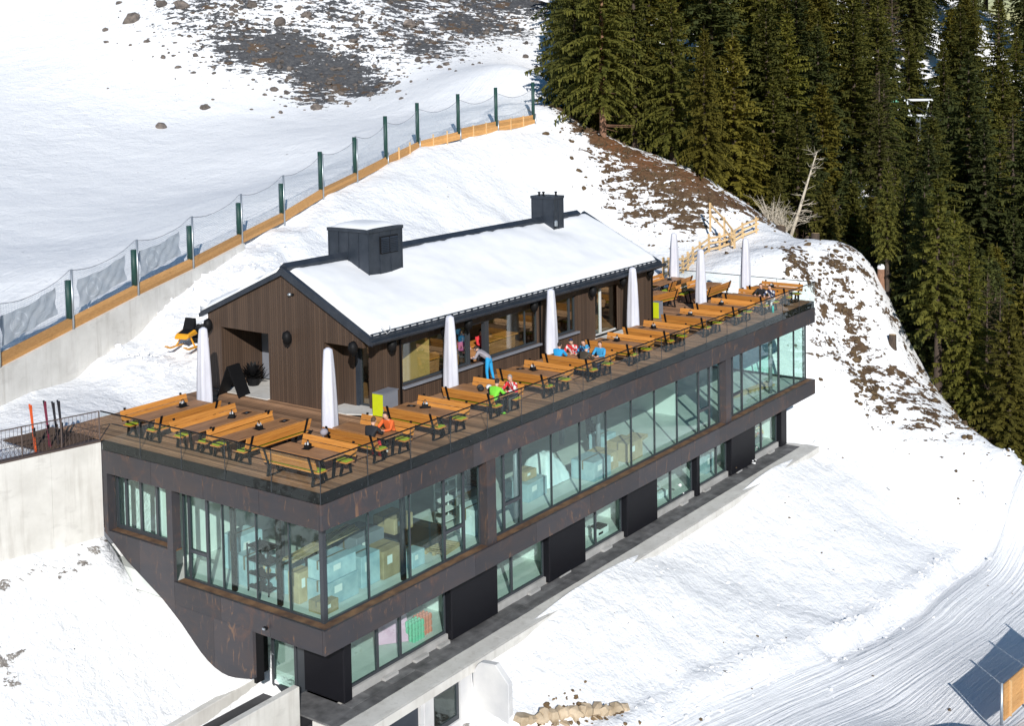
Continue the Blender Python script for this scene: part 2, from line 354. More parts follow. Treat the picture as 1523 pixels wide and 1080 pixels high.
# ------------------------------------------------------------ ground
CP=[(18.5,-14.4,-10.95),(16.5,-16.5,-11.0),(20.86,-13.9,-12.4),(21.5,-15.4,-12.1),(26.0,-15.2,-12.4),(23.0,-12.3,-12.5),(14.0,-14.2,-11.5),(20.0,-18.0,-11.8),(4.97,19.48,2.09),(9.11,20.55,2.78),(13.19,21.68,3.34),(17.29,22.79,4.0),(21.35,23.95,4.6),(25.47,25.06,5.49),(29.54,26.2,6.08),(33.62,27.35,6.72),(37.86,28.27,7.42),(41.45,27.65,7.91),(45.37,27.38,8.26),(49.36,26.99,8.56),(19.6,47.59,4.75),(33.1,68.74,9.07),(43.19,84.41,14.2),(51.63,97.36,20.74),(20.11,69.66,8.64),(38.3,105.66,20.67),(17.06,33.82,3.75),(28.41,38.72,4.77),(44.65,57.72,8.68),(52.28,66.49,13.85),(58.62,73.7,19.94),(84.4,103.25,39.21),(60.77,52.62,11.12),(66.99,58.13,15.6),(73.2,63.64,19.97),(43.81,45.02,7.81),(52.98,42.64,9.04),(65.88,45.64,12.82),(83.61,50.5,16.93),(89.53,54.59,20.11),(64.5,37.15,12.13),(83.64,59.39,20.12),(117.42,73.9,35.49),(101.17,88.43,39.63),(69.4,124.28,39.64),(35.96,35.17,6.09),(54.33,37.35,9.57),(1.0,18.4,0.0),(5.6,17.0,0.1),(-5.0,14.0,-0.05),(-3.0,12.0,-0.1),(3.0,15.5,-0.12),(0.0,13.0,-0.12),(8.0,15.5,0.25),(-12.0,14.0,0.0),(-15.0,20.0,0.5),(-25.0,15.0,0.3),(-1.0,11.2,-0.1),(10.0,17.5,1.0),(15.0,15.0,0.6),(20.0,15.5,0.8),(28.0,16.0,0.9),(34.0,16.0,1.0),(20.0,19.3,2.5),(28.0,20.0,3.2),(10.0,14.0,0.2),(28.0,11.0,0.0),(34.0,10.5,0.0),(37.5,8.0,-0.3),(45.01,15.09,0.79),(45.24,18.32,1.89),(47.76,22.06,5.64),(49.64,15.66,2.48),(50.29,12.94,1.42),(54.17,12.84,3.11),(42.47,11.69,0.08),(49.34,9.03,0.75),(50.49,19.89,5.03),(53.79,27.79,9.63),(53.12,23.36,7.54),(54.55,19.48,5.96),(55.58,16.19,4.67),(55.46,10.9,1.66),(55.14,7.78,0.39),(54.55,3.29,-0.94),(50.24,0.39,-4.32),(47.76,-3.33,-7.47),(47.22,-6.21,-9.3),(46.3,-8.43,-9.86),(46.85,-12.76,-11.14),(46.41,2.35,-3.84),(40.66,1.52,-6.56),(45.91,5.16,0.11),(61.27,26.97,2.69),(73.53,32.01,0.48),(62.92,22.79,0.99),(75.47,27.37,-1.43),(64.13,19.24,-0.39),(76.94,23.45,-3.0),(64.24,13.59,-3.6),(77.39,17.29,-6.65),(64.07,10.26,-4.93),(77.42,13.65,-8.2),(63.71,5.47,-6.32),(77.37,8.4,-9.83),(59.42,2.5,-9.97),(73.11,5.33,-14.11),(57.08,-1.46,-13.43),(70.97,1.03,-18.23),(56.71,-4.59,-15.46),(70.84,-2.46,-20.65),(55.92,-6.98,-16.08),(70.22,-5.12,-21.47),(56.79,-11.79,-17.52),(71.56,-10.61,-23.24),(97.98,55.89,13.42),(104.67,46.28,10.88),(111.32,36.66,7.56),(117.74,26.97,0.33),(124.21,17.29,-6.12),(122.31,2.32,-10.21),(166.36,100.84,42.55),(176.62,86.12,38.65),(190.42,66.53,35.85),(204.09,46.89,30.66),(221.12,22.32,22.97),(91.06,40.2,18.12),(38.5,5.0,-4.6),(38.2,1.2,-7.7),(20.0,-0.3,-8.48),(28.0,-0.3,-8.48),(10.0,-0.3,-8.48),(36.0,-0.3,-8.48),(19.4,-1.09,-8.6),(30.9,-2.16,-9.19),(30.23,-5.8,-11.19),(18.86,-4.46,-10.45),(11.63,-2.61,-9.44),(10.87,-4.48,-10.46),(16.79,-5.48,-11.01),(24.62,-7.01,-11.85),(28.53,-7.69,-12.23),(34.4,-7.62,-12.19),(39.81,-7.65,-12.21),(48.0,-8.0,-12.4),(55.0,-9.0,-12.6),(60.0,-20.0,-13.2),(30.0,-13.0,-12.9),(40.0,-13.0,-13.0),(20.0,-12.6,-12.6),(12.0,-11.0,-12.0),(5.0,-12.0,-11.8),(30.0,-20.0,-13.4),(50.0,-25.0,-14.0),(-10.0,-20.0,-13.0),(-30.0,-30.0,-14.5),(0.0,-40.0,-15.0),(40.0,-45.0,-15.0),(-35.0,-5.0,-10.0),(0.0,10.7,-3.35),(-3.0,10.9,-3.45),(0.0,8.2,-5.75),(0.0,5.7,-8.05),(-4.0,8.2,-5.8),(-4.0,5.7,-8.1),(-10.0,10.0,-4.5),(-10.0,5.5,-8.5),(-20.0,8.0,-7.0),(-20.0,0.0,-10.5),(-30.0,12.0,-5.0)]
def vnoise(x, y, seed=0):
    xi = np.floor(x).astype(np.int64); yi = np.floor(y).astype(np.int64); fx = x - xi; fy = y - yi
    def hsh(a, b):
        n = (a * 374761393 + b * 668265263 + seed * 1442695041) & 0x7fffffff
        n = ((n ^ (n >> 13)) * 1274126177) & 0x7fffffff
        return ((n ^ (n >> 16)) & 0xffff) / 65535.0
    u = fx * fx * (3 - 2 * fx); v = fy * fy * (3 - 2 * fy)
    a = hsh(xi, yi); b = hsh(xi + 1, yi); c = hsh(xi, yi + 1); d = hsh(xi + 1, yi + 1)
    return (a * (1 - u) + b * u) * (1 - v) + (c * (1 - u) + d * u) * v - .5
def fbm(x, y, o=4, seed=0):
    s = 0; a = 1.0
    for i in range(o): s = s + a * vnoise(x * 2 ** i + 17.3 * i, y * 2 ** i - 9.1 * i, seed + i); a *= .5
    return s
FENCE = [(4.97, 19.48, 2.09), (9.11, 20.55, 2.78), (13.19, 21.68, 3.34), (17.29, 22.79, 4.0), (21.35, 23.95, 4.6), (25.47, 25.06, 5.49), (29.54, 26.2, 6.08), (33.62, 27.35, 6.72), (37.86, 28.27, 7.42), (41.45, 27.65, 7.91), (45.37, 27.38, 8.26), (49.36, 26.99, 8.56)]
_fx = [-40., 4.97] + [q[0] for q in FENCE[1:9]] + [60., 160.]
_fy = [19.48 - 45 * .26, 19.48] + [q[1] for q in FENCE[1:9]] + [33., 60.]
def yf(x): return np.interp(x, _fx, _fy)                       # line of the retaining wall and the net fence
def hstep(x): return np.interp(x, [-30, 0, 5, 9.1, 13.2, 16], [1.2, 2.0, 1.95, 1.6, .45, 0])
def yw(x): return 10.80 - .2 * np.clip(x, -14, 0)                # line of the pale retaining wall beside the terrace
def steps(x, y):
    t = y - yf(x); s = np.where(t > 0, hstep(x) * np.exp(-np.maximum(t, 0) / 14), 0)
    t2 = y - yw(x); f = np.interp(x, [-14, -12, 1, 5], [.8, 1, 1, 0])
    return s + np.where(t2 > 0, 3.25 * f * np.exp(-np.maximum(t2, 0) / 6), 0)
_cp = np.array(CP, float)
_cz = _cp[:, 2] - np.array([float(steps(np.array(a), np.array(b + (.05 if (a, b) in {(q[0], q[1]) for q in FENCE} else 0)))) for a, b in _cp[:, :2]])
_sc = 30.0
def _tps(r2): return np.where(r2 > 1e-9, r2 * np.log(np.maximum(r2, 1e-9)) * .5, 0)
_X = _cp[:, :2] / _sc; _n = len(_X)
_A = _tps(((_X[:, None] - _X[None]) ** 2).sum(-1)) + np.eye(_n) * 1e-4
_Pm = np.c_[np.ones(_n), _X]
_W = np.linalg.solve(np.block([[_A, _Pm], [_Pm.T, np.zeros((3, 3))]]), np.r_[_cz, 0, 0, 0])
def road_y(x): return np.interp(x, [-20, 0, 10, 17, 25, 30, 36, 48, 70], [-3.5, -3.6, -4.4, -5.5, -7.0, -7.6, -7.7, -8.2, -10])
def ground(x, y, detail=True):
    x = np.asarray(x, float); y = np.asarray(y, float); sh = x.shape; xf = x.ravel(); yfv = y.ravel(); z = np.empty(len(xf))
    for i in range(0, len(xf), 20000):
        q = np.c_[xf[i:i + 20000], yfv[i:i + 20000]] / _sc
        z[i:i + 20000] = _tps(((q[:, None] - _X[None]) ** 2).sum(-1)) @ _W[:_n] + np.c_[np.ones(len(q)), q] @ _W[_n:]
    z = z + steps(xf, yfv)
    if detail:
        tr, across = road_w(xf, yfv)
        amp = np.where(yfv > yf(xf), .35, 1.0) * (1 - .85 * tr)
        flat = np.exp(-((np.clip(yfv, 10.5, 17) - yfv) ** 2) / 1.5) * (np.clip(xf, -14, 30) == xf)
        amp = amp * (1 - .75 * flat); amp = np.where((xf > 6.5) & (xf < 38) & (yfv > -1.6) & (yfv < 2), amp * .12, amp); amp = np.where((xf < 0) & (yfv > 5.4) & (yfv < 10.9), amp * .55, amp)
        z = z + amp * (.36 * fbm(xf * .22, yfv * .22, 3, 3) + .19 * fbm(xf * .8, yfv * .8, 3, 11))
        z = z + .38 * np.exp(-((across + .25) / .4) ** 2) * (xf > 8) * (xf < 52) * (.6 + vnoise(xf * .8, yfv * .8, 5)) - .42 * np.exp(-((across - .40) / .33) ** 2) * (xf > 22) * (xf < 52)
        bank = np.exp(-((yfv - (yf(xf) - 2.2)) / 1.8) ** 2) * (xf > 6) * (xf < 26)
        z = z + bank * (.55 * fbm(xf * .7, yfv * .7, 3, 21))
    return z.reshape(sh)
def road_w(x, y):
    a = road_y(x) - y                                              # metres beyond the cut edge of the track, away from the building
    return 1 / (1 + np.exp(-(a - .3) * 5)) * (1 / (1 + np.exp((a - 16) * 1))), a
def blobs(x, y, L):
    s = np.zeros_like(x)
    for bx, by, rx, st in L: s = np.maximum(s, st * np.exp(-(((x - bx) ** 2 + (y - by) ** 2) / (rx * rx))))
    return s
ROCK = [(56.9, 65.2, 5, .85), (59.2, 62.1, 5, 1.0), (59.9, 57.6, 5, 1.05), (60.2, 53.7, 3.2, .95), (55.4, 55., 3, .75), (56.9, 68.9, 3.5, .6), (77.5, 55.5, 4.5, .95), (70., 53.8, 5, .72), (80.4, 53.3, 4, .8), (75.5, 62., 7, .68), (57.9, 72.9, 6, .62), (87, 54.6, 5, .9), (70.4, 56.8, 6, .66), (83.6, 57.6, 6, .8), (67.8, 64.2, 6, .62), (62, 72, 6, .6), (66, 59, 5, .6)]
SOIL = [(52.5, 22.5, 1.8, 1.0), (53., 20.8, 1.7, 1.0), (52.9, 18.3, 2.1, .92), (53.2, 16., 2.5, .88), (51.3, 18.7, 2.8, .74), (51.7, 16.3, 2.8, .84), (51.1, 20.8, 2.6, .70), (50.0, 15.0, 2.4, .66), (49.0, 18.0, 2.6, .62), (53., 14.4, 2.0, .9), (53.9, 13.2, 1.8, .75), (54.9, 11.7, 1.8, .7), (52.4, 24.4, 1.5, .8), (53.2, 26.8, 1.3, .6), (47.1, 5.2, 1.5, .62), (46.7, 4., 1.5, .62), (47.7, 2.4, 1.5, .66), (47.2, 1.4, 1.3, .64), (50.2, 4.3, 1.6, .60), (46.5, .3, 1.4, .64), (47.4, -1.0, 1.5, .68), (45.6, -2.1, 1.4, .66), (45.5, -3.7, 1.4, .66), (46.1, -4.6, 1.3, .62), (45., .9, 1.3, .6), (43.8, -1.1, 1.2, .56), (49.5, 19.5, 2.2, .62), (49.5, 16, 2, .62), (48.5, 2.5, 2.0, .62), (47.5, -2.5, 2.0, .6)]
SOIL += [(45.5, 2.5, 2.6, .50), (45.2, -.5, 2.4, .50), (47.5, 6.0, 2.4, .50), (44.2, -3.2, 2.2, .48)]
RED = [(52.8, 22.0, 2.0, 1.6), (53.1, 19.8, 1.8, 1.5), (53.8, 16.5, 1.5, 1.2), (54.5, 13.5, 1.5, .9)]
for i in range(13):                                                # the forest edge sheds needles and bark
    t = i / 12; SOIL.append((55.6 - 8 * t, 12 - 22 * t, 1.2, .62))

def make_ground():
    xs = list(np.arange(-42, 0, .9)) + list(np.arange(0, 64, .42)) + list(np.arange(64, 110, .8)) + list(np.arange(110, 190, 3))
    xs = sorted(set(np.round(xs, 3)) | {.22, 2.40, 2.46, 7.16, 7.24, 3.0, 36.9, 37.02})
    ylow = sorted(set(np.round(list(np.arange(-46, -12, 1.2)) + list(np.arange(-12, 16, .36)), 3)) | {10.79, 10.81, 5.44, 5.50, 2.36, 2.42, .26, .30})
    xs = np.array(xs); ylow = np.array(ylow)
    tm = np.linspace(0, 1, 26)[1:-1]; th = np.r_[np.array([.02]), np.arange(.5, 16, .5), np.arange(16, 70, .9), np.arange(70, 130, 3)]
    rows = []
    for q in ylow:
        k = np.interp(q, [9, 10.4, 11.2, 14], [0, 1, 1, 0]); rows.append(q - .2 * np.clip(xs, -14, 0) * k)
    y16 = rows[-1]
    for q in tm: rows.append(np.minimum(y16 + (yf(xs) - y16) * q, 1e9))
    rows.append(yf(xs) - .02)
    for q in th: rows.append(yf(xs) + q)
    Y = np.array(rows); X = np.broadcast_to(xs, Y.shape).copy()
    Z = ground(X, Y)
    inb = (X > 0.2) & (Y < 10.6)
    z2 = Z.copy()
    # sunk passage and lower yard by the basement
    m = (X < 2.43) & (Y > 2.39) & (Y < 5.47); z2[m] = -8.75
    m = (X < 7.2) & (Y <= 2.39) & (Y > -14); z2[m] = np.where(Y[m] > -4, -10.05, np.minimum(Z[m], -10.05)) + .12 * fbm(X[m] * 2, Y[m] * 2, 3, 8)
    m = (X >= 7.2) & (X < 37.02) & (Y > .28) & (Y < 10.79); z2[m] = -8.4
    m = (X > 36.85) & (X < 48) & (Y > -.5) & (Y < 10.2); hb = -8.05 + 1.5 * np.maximum(0, X[m] - 37.2) + 1.0 * np.maximum(0, Y[m] - 1.9); z2[m] = -np.log(np.exp(-1.3 * np.maximum(Z[m], -30)) + np.exp(-1.3 * hb)) / 1.3 * (hb < Z[m] + 3) + Z[m] * (hb >= Z[m] + 3)
    m = (X >= 3.0) & (X < 7.2) & (Y > 2.39) & (Y < 10.79); z2[m] = -9.0
    m = (X > .15) & (X < 3.1) & (Y > 5.47) & (Y < 10.75); z2[m] = np.minimum(z2[m], -5.06)
    m = (X > -.3) & (X < 30) & (Y > 10.79) & (Y < 15.2); z2[m] = np.minimum(z2[m], -.14)
    Z = z2
    nr, nc = Y.shape; idx = np.arange(nr * nc).reshape(nr, nc)
    cx = (X[:-1, :-1] + X[1:, 1:]) / 2; cy = (Y[:-1, :-1] + Y[1:, 1:]) / 2
    keep = ~(((cx > 3.0) & (cx < 36.88) & (cy > .4) & (cy < 10.4)) | ((cx > .2) & (cx < 3.1) & (cy > 10.2) & (cy < 10.6)))
    q = np.stack([idx[:-1, :-1], idx[:-1, 1:], idx[1:, 1:], idx[1:, :-1]], -1)[keep]
    me = bpy.data.meshes.new("snow_ground")
    V = np.stack([X, Y, Z], -1).reshape(-1, 3)
    me.vertices.add(len(V)); me.vertices.foreach_set("co", V.ravel())
    me.loops.add(q.size); me.loops.foreach_set("vertex_index", q.ravel())
    me.polygons.add(len(q)); me.polygons.foreach_set("loop_start", np.arange(0, q.size, 4)); me.polygons.foreach_set("loop_total", np.full(len(q), 4))
    me.polygons.foreach_set("use_smooth", np.ones(len(q), bool))
    me.update(calc_edges=True); me.validate()
    x, y = V[:, 0], V[:, 1]; tr, ac = road_w(x, y)
    piste = ((y > yf(x) + .3) * np.exp(-np.maximum(y - yf(x) - 24, 0) / 6))
    along = np.where(y > yf(x), x * .97 + y * .26, x); across = np.where(y > yf(x), y - .26 * x, ac)
    ski = np.exp(-((ac - 5.2) / 1.1) ** 2) * tr
    grav = ((x < 7.1) & (y < .3) & (y > -2.2)) * .62 + ((x < .3) & (x > -6) & (abs(y - 10.45) < .35)) * .45 + ((x < -4.6) & (y < 11.6) & (y > 8)) * .5
    plat = (x > -14) & (x < 8) & (y > 13.5) & (y < 19)
    for n, a in dict(soil=blobs(x, y, SOIL), rock=blobs(x, y, ROCK), red=blobs(x, y, RED), gravel=grav, track=np.clip(tr + piste * .55, 0, 1), ski=np.clip(ski + plat * .25, 0, 1), along=along, across=across).items():
        me.attributes.new(n, 'FLOAT', 'POINT').data.foreach_set("value", np.asarray(a, np.float32))
    me.materials.append(MT['snow'])
    o = link("snow_ground", me); tag(o, kind='structure')
make_ground()
def gz(x, y): return float(ground(np.array([float(x)]), np.array([float(y)]))[0])

# ------------------------------------------------------------ lower building of weathered steel and glass
LEN, WID = 37.06, 10.63
ZU0, ZU1, ZL0, ZL1, ZG = -1.13, -.335, -4.995, -4.227, -8.0
bld = thing("restaurant_building", "long building of rusty dark steel bands and two glazed storeys under the wooden terrace", "building")
def joints(a, b, n, gap=.006):
    s = (b - a) / n; return [(a + i * s + gap, a + (i + 1) * s - gap) for i in range(n)]
for z0, z1, nm in ((ZU0, ZU1, "upper_fascia_panel"), (ZL0, ZL1, "lower_fascia_panel")):
    for a, b in joints(0.001, LEN, 10):
        MB().box(a, 0, z0, b, .10, z1).build(nm, 'corten', bld)
    y1 = WID if nm[0] == 'u' else 6.95
    for a, b in joints(.102, y1, 4 if nm[0] == 'u' else 3):
        MB().box(0, a, z0, .10, b, z1).build(nm, 'corten', bld)
    MB().box(LEN - .10, .102, z0, LEN, WID, z1).build(nm, 'corten', bld)
MB().box(.11, .11, ZU0 + .01, LEN - .11, WID - .05, -.06).build("terrace_slab", 'concrete2', bld)
MB().box(.11, .11, ZL0 + .01, LEN - .11, WID - .05, -4.32).build("floor_slab", 'screed', bld)
# ledge in front of the glazing
m = MB(); m.box(.101, .101, -4.30, LEN - .101, .43, -4.235); m.box(.101, .431, -4.30, .43, 6.95, -4.235); m.build("window_ledge", 'rust', bld)
# curved side cladding
boot = [(10.65, -3.17), (9.0, -3.17), (7.26, -3.17), (6.953, -3.17), (6.953, ZL0 + .0), (6.953, -5.37), (6.65, -5.62), (7.59, -4.99), (9.4, -4.11), (10.65, -3.22)]
curve = [(3.19, -6.53), (3.5, -6.62), (4.07, -6.74), (4.4, -6.77), (4.72, -6.745), (5.05, -6.66), (5.36, -6.53), (5.7, -6.33), (6.0, -6.10), (6.65, -5.58), (7.59, -4.96), (9.4, -4.05), (10.65, -3.22)]
def cz(y): return float(np.interp(y, [c[0] for c in curve], [c[1] for c in curve]))
cuts = [3.19, 5.05, 6.953, 8.75, 10.65]
for a, b in zip(cuts, cuts[1:]):
    top = ZL0 - .004 if b < 6.96 else -3.17
    ys = [a + .004] + [c[0] for c in curve if a < c[0] < b] + [b - .004]
    poly = [(y, cz(y)) for y in ys] + [(b - .004, top), (a + .004, top)]
    MB().prism(poly, 'x', 0, .12).build("side_cladding_panel", 'corten', bld)
MB().box(.002, 6.956, -3.168, .34, 7.25, ZU0 - .002).build("corner_pilaster", 'corten', bld)
MB().box(.0, 10.40, -3.168, .34, 10.62, ZU0 - .002).build("corner_pilaster", 'corten', bld)
MB().box(.122, 7.0, -3.24, .40, 10.62, -3.175).build("window_ledge", 'rust', bld)
MB().box(.002, 10.652, -3.75, .35, 10.80, -3.12).build("cladding_end_cap", 'greybox', bld)
MB().box(.12, 3.20, -6.75, .45, 3.32, ZL0).build("cladding_return", 'black', bld)
# piers between the glazed bays
for a, b in ((8.28, 8.80), (26.82, 27.36)):
    MB().box(a, .10, ZL1, b, .55, ZU0).build("steel_pier", 'corten', bld)
def window(axis, c, a, b, z0, z1, divs, parent, glass='glass', fw=.05, dep=.09, casements=(), transom=None, thick=()):
    """a glazed bay: one frame, its mullions, and every pane a piece of its own"""
    fr = MB()
    def bx(s0, s1, q0, q1, d=dep, off=0.0):
        if axis == 'x': fr.box(c - d / 2 + off, s0, q0, c + d / 2 + off, s1, q1)
        else: fr.box(s0, c - d / 2 + off, q0, s1, c + d / 2 + off, q1)
    bx(a, b, z0, z0 + fw * 1.3); bx(a, b, z1 - fw, z1)
    edges = [a] + list(divs) + [b]
    hw = []
    for i, e in enumerate(edges):
        wdt = fw if (i in (0, len(edges) - 1)) else (.11 if i in thick else .035)
        s0 = e if i == 0 else (e - wdt if i == len(edges) - 1 else e - wdt / 2)
        bx(s0, s0 + wdt, z0 + fw * 1.3, z1 - fw); hw.append((s0, s0 + wdt))
    rects = []
    for i in range(len(edges) - 1):
        l, r = hw[i][1], hw[i + 1][0]; q0, q1 = z0 + fw * 1.3, z1 - fw
        if i in casements:
            t = q0 + (transom or .95)
            bx(l, r, t - .06, t + .06, dep * 1.1); rects += [(l, r, q0, t - .06), (l, r, t + .06, q1)]
        else: rects.append((l, r, q0, q1))
    f = fr.build("window_frame", 'frame', parent)
    for l, r, q0, q1 in rects:
        p = MB()
        if axis == 'x': p.box(c - .012, l + .001, q0 + .001, c + .012, r - .001, q1 - .001)
        else: p.box(l + .001, c - .012, q0 + .001, r - .001, c + .012, q1 - .001)
        p.build("window_pane", glass, f)
    return f
GZ0, GZ1 = -4.24, ZU0
window('y', .47, .53, 8.28, GZ0, GZ1, (2.49, 4.50, 6.28, 7.36), bld, casements=(3,), thick=(3, 4))
window('y', .47, 8.80, 26.82, GZ0, GZ1, (9.72, 10.78, 12.81, 14.80, 16.75, 18.75, 20.71, 22.71, 24.73, 25.78), bld, casements=(1, 9), thick=(1, 2, 9, 10))
window('y', .47, 27.36, 36.85, GZ0, GZ1, (28.16, 29.20, 31.29, 33.44, 35.33), bld, casements=(1,), thick=(1, 2, 4))
window('x', .47, .53, 6.95, GZ0, GZ1, (1.91, 3.40, 5.00, 5.74, 6.64), bld, casements=(4,), thick=(4, 5))
window('x', 36.8, .55, 6.2, GZ0, GZ1, (2.4, 4.3), bld)
MB().box(.40, .40, GZ0, .53, .53, GZ1).build("corner_post", 'frame', bld)
window('x', .42, 7.26, 10.40, -3.16, ZU0, (8.22, 9.08, 9.88), bld, thick=(1, 2, 3), fw=.10)
# inside of the glazed storey
m = MB(); m.box(.6, 8.2, -4.315, LEN - .3, 8.35, ZU0 - .002); m.build("inner_wall", 'plaster', bld)
m = MB(); m.box(36.72, 6.25, -4.315, 36.9, 8.2, ZU0 - .002); m.build("inner_wall", 'plaster', bld)
for x, y in ((3.2, 5.2), (8.54, 4.0), (27.1, 3.0), (20.2, 5.0), (14.0, 5.6)):
    MB().box(x - .09, y if x in (8.54, 27.1) else y - .09, -4.315, x + .09, 8.19 if x in (8.54, 27.1) else y + .09, ZU0 - .01).build("partition_wall" if x in (8.54, 27.1) else "inner_column", 'plaster' if x in (8.54, 27.1) else 'greybox', bld)
for x, y in ((4.52, .78), (10.95, .80), (.78, 2.73), (.78, 4.86), (18.9, 2.2), (33.4, .9)):
    MB().tube([(x, y, -4.315), (x, y, ZU0 - .01)], .10, 10).build("round_column", 'black' if x < 6 else 'greybox', bld, True)
# ground storey
window_bays = [(2.85, 7.98, (4.35, 5.52)), (10.80, 14.20, (12.05,)), (16.90, 20.20, (18.10,)), (22.90, 26.68, (24.6,)), (27.02, 30.28, (29.2,)), (33.05, 36.25, (34.35,))]
GB = -7.72
for a, b, d in window_bays:
    window('y', 1.92, a, b, GB, ZL0, d, bld, fw=.07, thick=tuple(range(1, 9)))
    MB().box(a, 1.78, ZG, b, 2.0, GB - .002).build("window_plinth", 'concrete2', bld)
for a, b in ((8.0, 10.78), (14.22, 16.88), (20.22, 22.88), (30.30, 33.03)):
    MB().box(a, 1.60, ZG + .06, b, 2.0, ZL0).build("wall_panel", 'blackpanel', bld, bevel=.03)
for a, b in ((26.70, 27.0), (36.28, 36.98)):
    MB().box(a, 1.62, ZG + .02, b, 2.02, ZL0).build("wall_pier", 'blackpanel', bld, bevel=.02)
MB().box(2.43, 1.62, ZG + .03, 2.83, 3.46, ZL0).build("wall_panel", 'blackpanel', bld, bevel=.03)
d = MB(); d.box(2.47, 3.47, -8.7, 2.57, 3.80, ZL0); d.box(2.44, 3.82, -8.7, 2.54, 3.93, ZL0); d.box(2.44, 4.92, -8.7, 2.54, 5.03, ZL0); d.box(2.445, 3.93, -8.7, 2.535, 4.92, -8.15); d.box(2.445, 3.93, -5.12, 2.535, 4.92, ZL0)
dr = d.build("side_door", 'frame', bld)
MB().box(2.48, 3.932, -8.15, 2.50, 4.918, -5.12).build("door_pane", 'glass', dr)
MB().tube([(2.42, 4.95, -7.1), (2.38, 4.95, -7.1), (2.38, 4.84, -7.1)], .018, 6).build("door_handle", 'galv', dr)
MB().box(1.7, 5.25, -7.80, 2.5, 5.4, ZL0 - .01).build("side_reveal", 'black', bld)
MB().box(2.6, 2.05, -7.9, 36.9, 6.8, -7.745).build("ground_floor_slab", 'screed', bld)
MB().box(2.6, 6.6, -7.743, 36.9, 6.75, ZL0 - .01).build("inner_wall", 'plaster', bld)
MB().box(36.75, 2.02, -7.743, 36.9, 6.6, ZL0 - .01).build("inner_wall", 'plaster', bld)
for x in (9.4, 15.5, 21.5, 31.6): MB().box(x - .08, 2.0, -7.743, x + .08, 6.6, ZL0 - .01).build("partition_wall", 'plaster', bld)
# small floodlight on the steel
fl = thing("floodlight", "small black floodlight on the lower steel band below the corner glazing", "lamp")
MB().box(-.12, 2.45, -4.74, -.02, 2.60, -4.66).build("lamp_body", 'black', fl, bevel=.01); MB().tube([(0, 2.56, -4.78), (-.06, 2.56, -4.72)], .02, 6).build("bracket", 'black', fl)
MB().box(-.16, 2.47, -4.73, -.12, 2.58, -4.67).build("lens", 'galv', fl)

# ------------------------------------------------------------ lower terrace with paving and the basement
ter = link("lower_terrace", None); tag(ter, kind='structure')
MB().box(1.2, .06, -8.30, 37.6, 1.86, -8.06).build("concrete_slab", 'concrete', ter)
MB().box(2.3, 1.86, -8.30, 37.2, 2.04, -8.06).build("concrete_slab", 'concrete', ter)
x = 1.22; rr = random.Random(4); k = 0
while x < 36.9:
    L = rr.choice((1.0, 1.2, 1.5, 1.5)); a = min(x + L, 36.95)
    w0 = .86 + rr.uniform(-.03, .03)
    MB().box(x + .008, w0, -8.055, a - .008, 1.30, -8.0 + rr.uniform(-.004, .012)).build("paving_slab", 'paving', ter)
    MB().box(x + .008, 1.31, -8.055, a - .008, 1.77 if x > 2.4 else 3.4, -8.0 + rr.uniform(-.004, .012)).build("paving_slab", 'paving', ter)
    x = a
for a, b in joints(1.22, 37.55, 9, .004): MB().box(a, .062, -8.056, b, .845, -8.012).build("edge_slab", 'concrete', ter)
for a, b in joints(1.22, 37.55, 6, .003): MB().box(a, -.02, -8.34, b, .055, -8.02).build("edge_beam", 'concrete', ter)
for x in (4.4, 6.0, 7.3, 12.9, 15.0, 18.3, 25.2, 27.5, 31, 34.8):
    MB().box(x, 1.60, -7.998, x + rr.uniform(.5, .9), 1.76, -7.90).build("kerb_block", 'concrete2', ter)
bas = thing("basement_front", "white basement wall with dark garage door and narrow window below the lower terrace", "wall")
m = MB(); wallgrid(m, 'y', .10, .35, -3.5, 7.2, -11.5, -8.342, [(.2, 4.45, -11.5, -8.40), (5.12, 6.56, -9.80, -8.40)]); m.build("wall", 'whitewall', bas)
MB().box(4.62, .07, -11.5, 4.98, .099, -8.342).build("pilaster", 'whitewall', bas)
g = MB(); g.box(.2, .22, -11.5, 4.45, .28, -8.40)
gd = g.build("garage_door", 'roofmetal', bas)
for i in range(4): MB().box(.22, .20, -11.4 + i * .75, 4.43, .219, -10.69 + i * .75).build("door_panel", 'roofmetal', gd)
window('y', .22, 5.12, 6.56, -9.80, -8.40, (), bas, fw=.13)
MB().box(5.2, 1.5, -9.8, 6.5, 1.55, -8.40).build("inner_wall", 'plaster', bas)
wing = [(.099, -8.0), (-.12, -8.0), (-.62, -7.72), (-1.02, -7.86), (-1.50, -8.42), (-1.50, -11.5), (.099, -11.5)]
wing = [(.05, -8.36), (-.16, -8.05), (-.30, -7.93), (-.95, -7.86), (-1.50, -8.42), (-1.50, -11.5), (.05, -11.5)]
ww = tag(MB().prism(wing, 'x', 7.2, 7.45).build("wing_wall", 'whitewall', None, bevel=.015), "white chamfered wing wall beside the basement window holding back the snow slope", "wall")
w2 = tag(MB().prism([(-14, -12), (1.10, -12), (1.10, -7.0), (-14, -7.1)], 'y', 2.3, 2.56).build("stair_wall", 'concrete', None, bevel=.015), "pale concrete stair wall in front of the side door, nearest the bottom edge", "wall")
w1 = tag(MB().prism([(-14, -12), (2.4, -12), (2.4, -7.98), (-1.2, -8.15), (-14, -8.6)], 'y', 5.47, 5.75).build("retaining_wall", 'concrete', None, bevel=.015), "low cream retaining wall along the foot of the snow slope below the curved steel", "wall")
st = thing("boulder_wall", "low dry stone wall of tan boulders at the foot of the white wing wall", "wall")
rs = random.Random(13)
